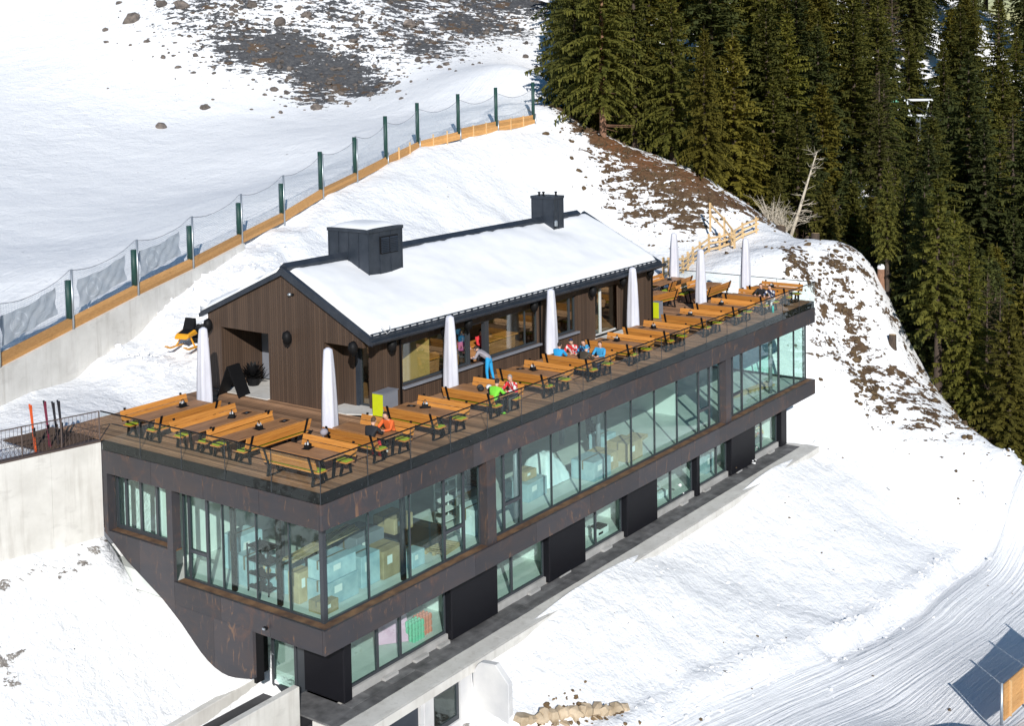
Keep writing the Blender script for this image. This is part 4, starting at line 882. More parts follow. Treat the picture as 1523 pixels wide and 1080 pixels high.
# skis on the snow by the railing
MT['skiorange'] = M_plain("orange_ski", (.75, .12, .03), .35); MT['skired'] = M_plain("maroon_ski", (.20, .03, .06), .35); MT['skidark'] = M_plain("dark_ski", (.03, .028, .035), .35); MT['orange'] = M_plain("hot_orange_fabric", (.75, .13, .015), .7)
def skis(x, y, c, c2, lab, lean=.22, H=1.65):
    t = thing("ski_pair", lab, "skis", (x, y, -.12), 0, "skis leaning against the railing")
    for k, dy in ((0, -.0), (1, .07)):
        pts = [(k * .05, dy + .0 + lean * s + (.06 * max(0, s - .9) / .1 if k else -.05 * max(0, s - .9) / .1), H * s) for s in (0, .2, .5, .8, .92, 1.0)]
        wd = [.045, .042, .036, .045, .052, .03]; V = []
        for (px, py, pz), w_ in zip(pts, wd): V += [(px - w_, py, pz), (px + w_, py, pz), (px + w_, py + .018, pz), (px - w_, py + .018, pz)]
        F = []; 
        for i in range(5): F += [tuple(4 * i + q for q in f) for f in ((0, 1, 5, 4), (1, 2, 6, 5), (2, 3, 7, 6), (3, 0, 4, 7))]
        F += [(3, 2, 1, 0), (20, 21, 22, 23)]
        sk = MB().add(V, F).build("ski", c if k == 0 else c2, t); MB().box(-.03 + k * .05, dy + lean * .42 - .06, H * .36, .03 + k * .05, dy + lean * .42 - .002, H * .52).build("binding", 'black', sk)
    return t
skis(-1.95, 11.55, 'skiorange', 'skiorange', "bright orange skis leaning by the railing, leftmost"); skis(-1.50, 11.38, 'skired', 'skidark', "maroon and dark skis leaning by the railing, between orange and black pairs", .24, 1.7)
skis(-1.20, 11.35, 'skidark', 'skidark', "black skis leaning by the railing, left of the black pair at its right", .24, 1.6); skis(-.98, 11.40, 'skidark', 'skidark', "black skis leaning by the railing, rightmost", .20, 1.6)
# railing of flat bars with wire mesh on the pale wall, and the wall itself
wl = thing("terrace_retaining_wall", "pale concrete retaining wall with stains left of the terrace corner", "wall")
px = [(0.0 - i * 1.75, 10.66 + .2 * i * 1.75) for i in range(8)]
for (xa, ya), (xb, yb) in zip(px, px[1:]):
    MB().prism([(xa - .004, ya), (xb + .004, yb), (xb + .004, yb + .28), (xa - .004, ya + .28)], 'z', -4.4, -.06).build("concrete_panel", 'concrete', wl)
    MB().prism([(xa, ya - .02), (xb, yb - .02), (xb, yb + .30), (xa, ya + .30)], 'z', -.058, -.02).build("cap_strip", M_plain("brown_cap", (.09, .06, .05), .7) if xa == 0 else MT['cap'], wl) if False else None
cp_ = MB(); cp_.prism([(0, 10.64), (px[-1][0], px[-1][1] - .02), (px[-1][0], px[-1][1] + .30), (0, 10.96)], 'z', -.058, .0); MT['brown'] = M_plain("brown_painted_steel", (.085, .06, .052), .6); cp_.build("cap_strip", 'brown', wl)
rl = thing("bar_railing", "low brown steel railing with crossed wires on the pale retaining wall", "railing")
(xa, ya), (xb, yb) = (0, 10.72), (px[-1][0], px[-1][1] + .06)
def rp_(s): return xa + (xb - xa) * s, ya + (yb - ya) * s
tot = math.hypot(xb - xa, yb - ya)
MB().bar((xa, ya, 1.02), (xb, yb, 1.02), .045, .03).build("top_rail", 'brown', rl)
MB().bar((xa, ya, .74), (xb, yb, .74), .02, .016).build("mid_rail", 'brown', rl)
for i in range(int(tot / .135)):
    X_, Y_ = rp_(i * .135 / tot); MB().tube([(X_, Y_, .02), (X_, Y_, 1.0)], .008 if i % 10 else .03, 4).build("railing_bar", 'brown', rl)
wm = MB()
for i in range(int(tot / .16)):
    a = rp_(i * .16 / tot); b = rp_(min(1, (i * .16 + .42) / tot)); wm.tube([(a[0], a[1] - .01, .73), (b[0], b[1] - .01, .03)], .006, 3, cap=False); wm.tube([(a[0], a[1] - .012, .03), (b[0], b[1] - .012, .73)], .006, 3, cap=False)
tag(wm.build("wire_mesh", 'brown', rl), kind='stuff')
# snowmobile partly behind the parasol
sm = thing("snowmobile", "yellow and black snowmobile on the snow beyond the hut gable", "snowmobile", (9.6, 17.0, gz(9.6, 17.0)), PI + .25)
MT['snowyellow'] = M_plain("yellow_plastic", (.75, .34, .02), .35)
MB().prism([(-1.2, .35), (.1, .35), (.5, .45), (1.15, .42), (1.0, .62), (.45, .78), (.05, .7), (-.5, .72), (-1.25, .68)], 'y', -.28, .28).build("body", 'black', sm, bevel=.04)
MB().prism([(.3, .5), (1.2, .40), (1.05, .60), (.5, .74)], 'y', -.34, .34).build("nose", 'snowyellow', sm, bevel=.05)
MB().prism([(.35, .80), (.62, .74), (.42, 1.20), (.36, 1.20)], 'y', -.26, .26).build("windscreen", 'black', sm)
MB().prism([(-1.35, .05), (.1, .05), (.25, .3), (-1.25, .36)], 'y', -.2, .2).build("track", 'black', sm)
MB().tube([(.3, -.38, .92), (.26, 0, .86), (.3, .38, .92)], .025, 6).build("handlebar", 'black', sm)
for s in (-1, 1):
    k = MB(); k.prism([(.35, .0), (1.3, .0), (1.55, .14), (1.5, .17), (1.28, .05), (.35, .05)], 'y', s * .48 - .07, s * .48 + .07); k.bar((.8, s * .48, .05), (.75, s * .22, .45), .05, .05); k.build("ski", 'snowyellow', sm)

# ------------------------------------------------------------ things stored behind the glass
MT['carton'] = M_noise("brown_cardboard", (.36, .26, .15), (.50, .37, .22), 3, .8, 0, .05, rnd=(.8, 1.15)); MT['wrap'] = M_noise("blue_wrapped_carton", (.30, .42, .48), (.46, .58, .62), 2.5, .3, 0, .25, rnd=(.85, 1.15)); MT['sheet'] = M_noise("white_dust_sheet", (.62, .70, .74), (.80, .85, .86), 3, .6, 0, .5)
MT['pink'] = M_plain("pink_insulation", (.66, .36, .50), .7); MT['tape'] = M_plain("parcel_tape", (.20, .15, .10), .3); MT['label'] = M_plain("white_parcel_label", (.78, .79, .78), .6)
FZ = -4.315
def carton(x0, y0, x1, y1, z0, h, mat, lab, name="carton", rz=0., lid=True):
    t = thing(name, lab, "box", ((x0 + x1) / 2, (y0 + y1) / 2, z0), rz, "boxes stored behind the glass"); a, b = (x1 - x0) / 2, (y1 - y0) / 2
    MB().box(-a, -b, 0, a, b, h).build("box_body", mat, t, bevel=.015)
    MB().box(-a - .004, -.04, h * .55, a + .004, .04, h + .005).build("tape_strip", 'tape', t)
    MB().box(-a * .6, -b - .006, h * .5, -a * .1, -b - .001, h * .8).build("parcel_label", 'label', t)
    return t
carton(16.45, .85, 17.75, 2.0, FZ, .80, 'wrap', "large blue wrapped crate on the floor of the middle glazed bay", "wrapped_crate"); carton(17.95, 1.1, 18.75, 2.2, FZ, .72, 'carton', "brown carton right of the large blue crate")
carton(19.4, 1.0, 20.6, 2.1, FZ, .80, 'carton', "brown and blue carton third from the sheeted pile"); carton(19.5, 2.3, 20.5, 3.1, FZ, .9, 'wrap', "blue wrapped carton behind the brown one")
carton(12.9, 1.7, 14.3, 2.9, FZ, .72, 'wrap', "wide blue wrapped crate right of the opening window", "wrapped_crate", .05); carton(13.2, 2.0, 14.0, 2.6, FZ + .725, .35, 'carton', "open brown carton on the wide blue crate")
carton(8.95, 1.2, 9.9, 2.1, FZ, .95, 'sheet', "white cabinet beside the steel pier", "white_cabinet"); carton(10.2, 2.6, 11.6, 3.6, FZ, .75, 'greybox', "grey worktop cabinet behind the opening window", "grey_cabinet")
carton(1.45, 1.25, 2.85, 2.2, FZ, .78, 'wrap', "lowest blue wrapped crate at the glazed corner", "wrapped_crate"); carton(1.5, 1.3, 2.8, 2.2, FZ + .785, .62, 'wrap', "upper blue wrapped crate at the glazed corner", "wrapped_crate")
carton(3.15, 1.4, 4.05, 2.3, FZ, 1.05, 'wrap', "tall narrow blue wrapped crate right of the corner stack", "wrapped_crate"); carton(4.1, 1.3, 5.1, 2.2, FZ, .95, 'carton', "dark brown carton beside the inner column")
carton(5.35, 1.1, 6.0, 2.2, FZ, .55, 'wrap', "low blue wrapped crate near the opening casement", "wrapped_crate"); carton(4.2, 2.6, 5.6, 3.8, FZ, 1.1, 'greybox', "grey steel cupboard behind the brown carton", "steel_cupboard")
carton(5.8, 2.3, 6.8, 3.3, FZ + .8, .55, 'carton', "brown carton with open flaps on the dark sofa"); carton(1.15, 2.25, 1.75, 2.75, FZ, 1.0, 'carton', "tan carton standing at the gable side glazing"); carton(.95, .95, 1.6, 1.65, FZ, .38, 'carton', "flat brown carton lying at the glazed corner")
carton(1.2, 4.4, 2.2, 5.3, FZ, 1.0, 'wrap', "blue wrapped crate at the gable side casement", "wrapped_crate"); carton(1.4, 3.2, 2.4, 4.1, FZ, .8, 'wrap', "blue wrapped crate behind the black column", "wrapped_crate", .2); carton(1.9, 5.9, 3.0, 6.7, FZ, 1.2, 'wrap', "tall pale crate by the gable side end pane", "wrapped_crate")
sv = thing("wire_shelf", "white wire shelving rack just right of the steel pier behind the glass", "shelf", (9.35, 2.9, FZ))
for sx in (-.4, .4):
    for sy in (-.2, .2): MB().box(sx - .02, sy - .02, 0, sx + .02, sy + .02, 2.2).build("upright", 'label', sv)
for k in range(6): MB().box(-.42, -.22, .2 + k * .38, .42, .22, .225 + k * .38).build("shelf_board", 'label', sv)
for k, (x, y) in enumerate(((11.9, 3.3), (12.6, 3.6), (3.0, 3.4), (20.9, 3.6))):
    st_ = thing("stacked_chairs", "stack of dark chairs " + ("behind the wide blue crate", "right of the other chair stack in the middle bay", "inside the glazed corner behind the crates", "behind the last brown carton")[k], "chairs", (x, y, FZ), .4 * k)
    for j in range(4):
        c_ = link("chair", None, st_, (0, .06 * j, .16 * j)); m = MB()
        for a_ in (-.2, .2): m.bar((a_, -.2, 0), (a_, -.2, .45), .025, .025); m.bar((a_, .2, 0), (a_, .26, .9), .025, .025)
        m.build("chair_frame", 'black', c_); MB().box(-.22, -.22, .44, .22, .2, .47).build("chair_seat", 'frame', c_); MB().box(-.22, .22, .6, .22, .26, .9).build("chair_back", 'frame', c_)
for k, (x, y) in enumerate(((7.3, 1.4), (22.6, 2.6))):
    pt = thing("wooden_pallet", ("wooden pallet on the floor by the pier of the first bay", "wooden pallet on the floor right of the cartons")[k], "pallet", (x, y, FZ), .15)
    for j in range(7): MB().box(-.6 + j * .18, -.4, .11, -.48 + j * .18, .4, .135).build("pallet_slat", 'carton', pt)
    for j in (-.35, 0, .35): MB().box(-.6, j - .05, 0, .6, j + .05, .109).build("pallet_runner", 'carton', pt)
tr_ = thing("tool_trolley", "dark steel trolley with black racks behind the gable side glazing", "trolley", (1.3, 4.0, FZ))
for k in range(4): MB().box(-.3, -.5, .15 + k * .45, .3, .5, .19 + k * .45).build("tray", 'black', tr_)
for a_ in (-.28, .28):
    for b_ in (-.48, .48): MB().box(a_ - .02, b_ - .02, 0, a_ + .02, b_ + .02, 1.6).build("upright", 'black', tr_)
for k in range(7): MB().ball((-.1 + .06 * k, -.35 + .11 * k, .30 + .45 * (k % 3)), (.1, .08, .1), 8, 5).build("tool_can", ('frame', 'carton', 'galv')[k % 3], tr_)
so = thing("dark_sofa", "dark grey sofa with clutter inside behind the opening casement", "sofa", (6.9, 2.6, FZ)); MB().box(-.9, -.9, .1, .9, 1.0, .45).build("seat", 'frame', so, bevel=.06); MB().box(-.9, .8, .45, .9, 1.05, .85).build("backrest", 'frame', so, bevel=.05)
for sx in (-1, 1): MB().box(sx * .98 - .1, -.9, .1, sx * .98 + .1, 1.0, .62).build("armrest", 'frame', so, bevel=.05)
for i in range(9):
    t = tag(MB().box(-1.7, -.05, 0, 1.7, .05, .05).build("timber_plank", 'carton'), "brown timber plank in the stack laid across the crates at the glazed corner", "plank", "planks laid across the corner crates"); t.location = (2.6, 2.45 + (i % 4) * .13, FZ + 1.42 + (i // 4) * .055); t.rotation_euler = (0, 0, .08 + .05 * (i % 3))
# white sheet over a pile
rs = random.Random(5); N = 18; V = []
for j in range(N):
    for i in range(N):
        u, v = i / (N - 1) * 2 - 1, j / (N - 1) * 2 - 1; r = max(abs(u), abs(v)); h = 1.25 * (1 - max(0, (r - .45) / .55) ** 1.6) * (1 - .25 * (u > .1)) + rs.uniform(-.05, .05); V.append((u * .85, v * .75, max(.02, h)))
t = thing("sheeted_pile", "pile under a crumpled white dust sheet left of the large blue crate", "dust sheet", (15.55, 2.7, FZ)); MB().add(V, [(j * N + i, j * N + i + 1, (j + 1) * N + i + 1, (j + 1) * N + i) for j in range(N - 1) for i in range(N - 1)]).build("dust_sheet", 'sheet', t, True); MB().box(-.5, -.4, 0, .5, .4, .7).build("pile_core", 'carton', t)
for i in range(6):
    t = tag(MB().tube([(-1.9, 0, 0), (1.9, 0, 0)], .05, 6).build("timber_pole", 'carton'), "dark timber pole in the bundle on the floor of the last glazed bay", "pole", "bundle of poles in the last bay"); t.location = (33.1, 1.75 + (i % 3) * .12, FZ + .06 + (i // 3) * .1); t.rotation_euler = (0, 0, -.18 + .02 * i)
def pack(x, y, n, mat, lab):
    t = thing("drinks_pack", lab, "drinks", (x, y, -7.743))
    for k in range(n):
        p = link("pack_layer", None, t)
        for i in range(4):
            for j in range(3): MB().tube([(-.24 + i * .16, -.16 + j * .16, k * .24), (-.24 + i * .16, -.16 + j * .16, k * .24 + .17), (-.24 + i * .16, -.16 + j * .16, k * .24 + .22)], [.07, .07, .03], 6).build("bottle", mat, p)
MT['green'] = M_plain("green_bottle", (.20, .50, .34), .25); MT['redp'] = M_plain("red_label_bottle", (.66, .22, .16), .3)
pack(7.05, 2.55, 3, 'green', "stack of green drink bottle packs behind the first ground floor window"); pack(7.6, 2.65, 3, 'redp', "stack of red drink bottle packs beside the green packs")
t = tag(MB().box(-.06, -.6, 0, .06, .6, 2.3).build("pink_board", 'pink'), "pink insulation board leaning behind the first ground floor window", "board"); t.location = (6.3, 3.0, -7.74); t.rotation_euler = (0, .35, .9)
t = tag(MB().box(-.05, -.12, 0, .05, .12, 2.2).build("pale_board", 'label'), "pale boards leaning behind the window next to the corner panel", "board"); t.location = (3.5, 2.6, -7.74); t.rotation_euler = (0, -.2, .5)
pr = thing("printer", "white and black printer behind the second pair of ground floor windows", "printer", (19.4, 2.7, -7.743)); MB().box(-.5, -.35, 0, .5, .35, .35).build("printer_body", 'label', pr, bevel=.04); MB().box(-.3, -.4, .35, .3, .1, .42).build("printer_lid", 'black', pr); MB().box(-.35, -.36, .1, .0, -.351, .2).build("printer_tray", 'black', pr)
carton(29.3, 2.5, 30.1, 3.4, -7.743, .9, 'wrap', "dark blue crate behind the fourth ground floor window"); carton(24.8, 2.6, 25.6, 3.2, -7.743, .25, 'sheet', "low white box on the floor behind the third window")
fl = thing("flower_trough", "trough of colourful plants behind the last ground floor window", "plants", (35.4, 2.9, -7.743)); MB().box(-.8, -.25, 0, .8, .25, .35).build("trough", 'greybox', fl)
for nm, c, k in (("green_leaves", (.05, .12, .03), 90), ("red_flowers", (.6, .10, .05), 30), ("yellow_flowers", (.65, .42, .08), 34), ("white_flowers", (.7, .7, .65), 26)):
    mb = MB()
    for i in range(k): 
        q = Vector((rs.uniform(-.8, .8), rs.uniform(-.3, .25), rs.uniform(.35, 1.15))); a = rs.random() * 6.28; d = Vector((math.cos(a), math.sin(a), rs.uniform(-.4, .9))) * rs.uniform(.08, .2); e = Vector((-d.y, d.x, .03)) * .5; mb.add([q - d, q + e, q + d, q - e], [(0, 1, 2, 3)])
    mb.build(nm, M_plain(nm, c, .7), fl)

# ------------------------------------------------------------ people
MT['skin'] = M_plain("skin", (.62, .36, .26), .6); MT['eye'] = M_plain("eye", (.03, .02, .02), .3)
def cloth(n, c): MT[n] = M_noise(n, tuple(x * .8 for x in c), c, 5, .8, 0, .25); return n
for n, c in dict(c_black=(.018, .018, .022), c_orange=(.80, .15, .03), c_green=(.22, .72, .05), c_red=(.68, .035, .04), c_grey=(.36, .33, .37), c_blue=(.02, .36, .72), c_dgrey=(.06, .06, .06), c_pink=(.70, .16, .42), c_brown=(.065, .05, .034), c_navy=(.018, .03, .09), c_white=(.72, .72, .72), c_ltblue=(.05, .34, .62), c_hair=(.035, .02, .014), c_hairb=(.10, .055, .03), c_pinkhat=(.72, .10, .22), c_grhair=(.34, .32, .31)).items(): cloth(n, c)
def person(name_label, loc, rz, pose, jacket, trousers, hair='c_hair', shoes='c_black', hat=None, stripes=None, lean=.12, turn=0., armup=0.0):
    t = thing("person", name_label, "person", loc, rz)
    S = {}
    if pose == 'sit':
        S.update(pel=(0, 0, .56), hipL=(.05, .10, .55), hipR=(.05, -.10, .55), knL=(.44, .13, .53), knR=(.44, -.13, .53), anL=(.42, .14, .10), anR=(.38, -.13, .10), toL=(.60, .16, .05), toR=(.57, -.15, .05))
        b = lean; S.update(sp=(b * .25, 0, .75), ch=(b * .7, 0, .96), nk=(b * 1.0, 0, 1.10), hd=(b * 1.25 + .02, 0, 1.25), ht=(b * 1.3 + .02, 0, 1.33))
        S.update(shL=(b * .85, .20, 1.03), shR=(b * .85, -.20, 1.03), elL=(b + .14, .27, .82), elR=(b + .14, -.27, .82), wrL=(b + .37, .15, .82 + armup), wrR=(b + .37, -.15, .82 + armup))
    elif pose == 'lean':          # standing, bending forward with the elbows on the sill
        S.update(pel=(0, 0, .95), hipL=(0, .10, .93), hipR=(0, -.10, .93), knL=(.03, .12, .50), knR=(-.06, -.12, .50), anL=(-.02, .12, .10), anR=(-.16, -.12, .10), toL=(.16, .13, .05), toR=(.02, -.13, .05))
        S.update(sp=(.12, 0, 1.10), ch=(.34, 0, 1.24), nk=(.47, 0, 1.30), hd=(.60, 0, 1.34), ht=(.68, 0, 1.36), shL=(.38, .19, 1.26), shR=(.38, -.19, 1.26), elL=(.50, .25, 1.0), elR=(.50, -.25, 1.0), wrL=(.72, .12, .98), wrR=(.72, -.12, .98))
    else:                          # standing
        S.update(pel=(0, 0, .95), hipL=(0, .10, .93), hipR=(0, -.10, .93), knL=(.04, .11, .50), knR=(.0, -.11, .50), anL=(0, .11, .10), anR=(-.04, -.11, .10), toL=(.17, .13, .05), toR=(.13, -.13, .05))
        S.update(sp=(.01, 0, 1.12), ch=(.03, 0, 1.33), nk=(.04, 0, 1.47), hd=(.07, 0, 1.62), ht=(.08, 0, 1.70), shL=(.02, .20, 1.40), shR=(.02, -.20, 1.40), elL=(.08, .26, 1.14), elR=(.08, -.26, 1.14), wrL=(.30, .14, 1.10 + armup), wrR=(.30, -.14, 1.10 + armup))
    E = [('pel', 'sp'), ('sp', 'ch'), ('ch', 'nk'), ('nk', 'hd'), ('hd', 'ht'), ('pel', 'hipL'), ('pel', 'hipR'), ('hipL', 'knL'), ('hipR', 'knR'), ('knL', 'anL'), ('knR', 'anR'), ('anL', 'toL'), ('anR', 'toR'), ('ch', 'shL'), ('ch', 'shR'), ('shL', 'elL'), ('shR', 'elR'), ('elL', 'wrL'), ('elR', 'wrR')]
    Rd = dict(pel=.15, sp=.145, ch=.16, nk=.055, hd=.098, ht=.075, hipL=.10, hipR=.10, knL=.068, knR=.068, anL=.048, anR=.048, toL=.04, toR=.04, shL=.075, shR=.075, elL=.056, elR=.056, wrL=.036, wrR=.036)
    ks = list(S); ix = {k: i for i, k in enumerate(ks)}
    me = bpy.data.meshes.new("tmp"); me.from_pydata([S[k] for k in ks], [(ix[a], ix[b]) for a, b in E], [])
    o = bpy.data.objects.new("tmp", me); COL.objects.link(o)
    o.modifiers.new("skin", 'SKIN'); sub = o.modifiers.new("sub", 'SUBSURF'); sub.levels = 2; sub.render_levels = 2
    for k in ks: me.skin_vertices[0].data[ix[k]].radius = (Rd[k] * (1.0 if k not in ('ch', 'sp', 'pel') else .85), Rd[k])
    me.skin_vertices[0].data[ix['pel']].use_root = True
    dg = bpy.context.evaluated_depsgraph_get(); ev = o.evaluated_get(dg); bm_ = bpy.data.meshes.new_from_object(ev); 
    vs = [v.co.copy() for v in bm_.vertices]; fs = [tuple(p.vertices) for p in bm_.polygons]
    bpy.data.objects.remove(o); bpy.data.meshes.remove(bm_)
    segs = [(Vector(S[a]), Vector(S[b]), ('leg' if 'kn' in a + b or 'hip' in a + b else 'foot' if 'to' in b else 'head' if b in ('hd', 'ht') else 'neck' if b == 'nk' else 'fore' if 'wr' in b else 'arm' if 'el' in b else 'torso')) for a, b in E]
    slot = dict(torso=0, arm=0, fore=0, neck=0, leg=1, head=2, foot=3)
    mats = []
    for f in fs:
        c = sum((vs[i] for i in f), Vector()) / len(f); best = None
        for a, b, k in segs:
            d = b - a; tt = max(0, min(1, (c - a).dot(d) / d.length_squared)); q = (c - (a + d * tt)).length
            if best is None or q < best[0]: best = (q, k, tt)
        s_ = slot[best[1]]
        if best[1] == 'head' and best[2] < .25 and (c - Vector(S['nk'])).length < .06: s_ = 0
        if stripes and s_ == 0 and (math.sin(c.z * 23 + c.y * 31) * math.sin(c.x * 19 + c.y * 17 + 1)) > .25: s_ = 4
        mats.append(s_)
    mb = MB(); mb.v = [tuple(v) for v in vs]; mb.f = fs; mb.m = mats
    H = Vector(S['hd']); fw = (Vector((1, 0, -.05)) if pose != 'lean' else Vector((.9, 0, -.4))).normalized(); sd_ = Vector((0, 1, 0)); up = fw.cross(sd_) * -1 if fw.cross(sd_).z < 0 else fw.cross(sd_)
    mb.ball(H + up * .01, (.085, .078, .115), 10, 8, 2); mb.add([H + fw * .085 + up * .025, H + fw * .112 - up * .025, H + fw * .08 - up * .03 + sd_ * .018, H + fw * .08 - up * .03 - sd_ * .018], [(0, 2, 1), (0, 1, 3), (1, 2, 3)], 2)
    for s in (-1, 1):
        mb.ball(H + fw * .078 + sd_ * s * .033 + up * .025, .012, 6, 4, 5); mb.ball(H + sd_ * s * .083, (.022, .014, .034), 6, 4, 2)
    mb.add([H + fw * .083 - up * .055 + sd_ * .025, H + fw * .09 - up * .05, H + fw * .083 - up * .055 - sd_ * .025, H + fw * .085 - up * .065], [(0, 1, 2, 3)], 4 if False else 5)
    for L_ in 'LR':                                   # hands: palm, four fingers and a thumb
        wv, ev_ = Vector(S['wr' + L_]), Vector(S['el' + L_]); d = (wv - ev_).normalized(); s = 1 if L_ == 'L' else -1
        side = d.cross(Vector((0, 0, 1))).normalized(); dn = side.cross(d)
        mb.tube([wv - d * .01, wv + d * .04, wv + d * .085], [.034, .042, .036], 8, 2)
        for k in range(4):
            b0 = wv + d * .075 + side * (-.030 + k * .020); ln = (.060, .072, .068, .050)[k]
            mb.tube([b0, b0 + d * ln * .5 - dn * .006 - Vector((0, 0, .008)), b0 + d * ln * .9 - Vector((0, 0, .032))], [.0095, .009, .007], 5, 2)
        b0 = wv + d * .03 - side * s * .036; mb.tube([b0, b0 + d * .03 - side * s * .022, b0 + d * .062 - side * s * .022 - Vector((0, 0, .015))], [.012, .011, .008], 5, 2)
    body = mb.build("body", [jacket, trousers, 'skin', shoes, stripes or jacket, 'eye'], t, True)
    hm = MB(); o0 = 0
    hm.ball(H + up * .022 - fw * .012, (.098, .092, .118), 10, 8)
    hm.v = [tuple(v) for v in hm.v]; keep = []
    for f in hm.f:
        c = sum((Vector(hm.v[i]) for i in f), Vector()) / len(f) - H
        if not (c.dot(fw) > .03 and c.dot(up) < .055) and c.dot(up) > -.06: keep.append(f)
    hm.f = keep; hm.m = [0] * len(keep)
    hm.build("hat" if hat else "hair", hat or hair, t, True)
    if hat: 
        MB().tube([H + up * .052, H + up * .075], [.101, .099], 12, cap=False).build("hat_band", 'c_black', t, True)
    return t
SZ = -.005
person("person in an orange jacket seated facing left behind the dark haired guest in black", (4.64, 1.25, SZ), PI, 'sit', 'c_orange', 'c_black', 'c_hair', 'c_white', lean=.26)
person("person in a black jacket seated on the bench beside the orange guest", (3.34, 1.10, SZ), .15, 'sit', 'c_black', 'c_red', 'c_hairb', 'c_red', lean=.22)
person("dark haired person in a bright green and black jacket seated on the bench edge", (9.62, .78, SZ), .05, 'sit', 'c_green', 'c_black', 'c_hair', 'c_green', lean=.22, stripes='c_black' if False else None)
person("grey haired person in a red and white patterned jacket leaning over the table", (10.92, .74, SZ), PI - .15, 'sit', 'c_red', 'c_dgrey', 'c_grhair', 'c_black', stripes='c_white', lean=.20)
person("person in grey top and light blue trousers bending into the serving hatch", (13.62, 4.02, 0), PI / 2 + .12, 'lean', 'c_grey', 'c_blue', 'c_hair', 'c_navy')
person("person in pink and dark jacket with a pink headband behind the window", (13.9, 5.55, .03), -PI / 2 - .3, 'stand', 'c_pink', 'c_black', 'c_hairb', hat='c_pinkhat', armup=.08)
person("person in a crimson jacket standing inside behind the serving hatch", (15.15, 5.65, .03), -PI / 2, 'stand', 'c_red', 'c_black', 'c_hair')
person("person in a blue jacket half hidden behind the parasol at the group table", (16.12, 2.35, SZ), .1, 'sit', 'c_blue', 'c_navy', 'c_hair', lean=.12)
person("person in a brown jacket seen from behind at the group table", (16.12, 1.15, SZ), -.1, 'sit', 'c_brown', 'c_dgrey', 'c_white', lean=.24, hat='c_ltblue')
person("person in a sky blue jacket with sunglasses at the right of the group table", (17.42, 1.05, SZ), PI, 'sit', 'c_ltblue', 'c_navy', 'c_hairb', lean=.08)
person("person in a red and white patterned jacket and blue trousers bending over the group", (17.45, 2.45, SZ), PI + .3, 'sit', 'c_red', 'c_navy', 'c_hair', stripes='c_white', lean=.30, hat='c_navy')
person("dark haired person with pale blue sleeves at the far side of the group table", (17.42, 1.80, SZ), PI, 'sit', 'c_navy', 'c_black', 'c_hair', stripes='c_ltblue', lean=.16)
person("person in a dark jacket facing left at the far end bench, taller of the pair", (33.6, 1.45, SZ), PI, 'sit', 'c_black', 'c_navy', 'c_hairb', lean=.10)
person("person in a navy jacket with white stripes hunched beside the taller one", (33.6, .85, SZ), PI, 'sit', 'c_navy', 'c_white', 'c_hair', lean=.28, stripes='c_white')
hl = thing("ski_helmet", "grey ski helmet lying on the table beside the second front parasol base", "helmet", (2.55, 2.35, .94)); MB().ball((0, 0, 0), (.15, .12, .12), 10, 7).build("helmet_shell", 'c_grey', hl, True); MB().box(.05, -.13, -.08, .16, .13, -.02).build("visor", 'black', hl)
hb = thing("helmets_pile", "pile of helmets and gloves on the table of the green clad guest", "helmets", (10.25, 1.35, .75))
for i, (x, y, c) in enumerate(((0, 0, 'c_black'), (.2, .25, 'c_white'), (-.18, .32, 'c_black'), (.05, .55, 'c_dgrey'))): MB().ball((x, y, .09), (.13, .11, .1), 9, 6).build("helmet", c, hb, True)
bp = tag(MB().rock((16.7, 1.5, .85), (.25, .2, .16), random.Random(3), 9).build("backpack", 'c_black', None, True), "dark backpack lying on the table between the group of five", "bag")
bt = thing("drink_bottle", "turquoise drink bottle under the far pair's bench", "bottle", (33.0, .55, 0)); MB().tube([(0, 0, 0), (0, 0, .28), (0, 0, .34), (0, 0, .38)], [.06, .06, .03, .03], 8).build("bottle_body", M_plain("turquoise_bottle", (.02, .50, .45), .3), bt, True); MB().tube([(0, 0, .38), (0, 0, .41)], .034, 8).build("bottle_cap", 'black', bt)

# ------------------------------------------------------------ retaining wall and net fence above the hut
fpts = [(-7.3, 16.3, .0), (-3.2, 17.35, .75), (.9, 18.40, 1.42)] + FENCE
rw = thing("upper_retaining_wall", "long pale concrete retaining wall under the timber boards of the net fence", "wall")
for (xa, ya, za), (xb, yb, zb_) in zip(fpts[:-1], fpts[1:]):
    if xa > 14: break
    d = Vector((xb - xa, yb - ya, 0)).normalized(); nx, ny = d.y, -d.x; g_ = .004
    m = MB(); q = [(xa + d.x * g_, ya + d.y * g_), (xb - d.x * g_, yb - d.y * g_)]
    V = []
    for (x, y), z in zip(q, (za, zb_)):
        for off in (.06, .36): V += [(x + nx * off, y + ny * off, z - 3.2), (x + nx * off, y + ny * off, z + .02)]
    m.add(V, [(0, 1, 5, 4), (2, 6, 7, 3), (1, 3, 7, 5), (0, 4, 6, 2), (0, 2, 3, 1), (4, 5, 7, 6)]).build("concrete_panel", 'concrete', rw)
nf = thing("net_fence", "long blue grey safety net fence with green padded posts and timber boards along the slope", "fence")
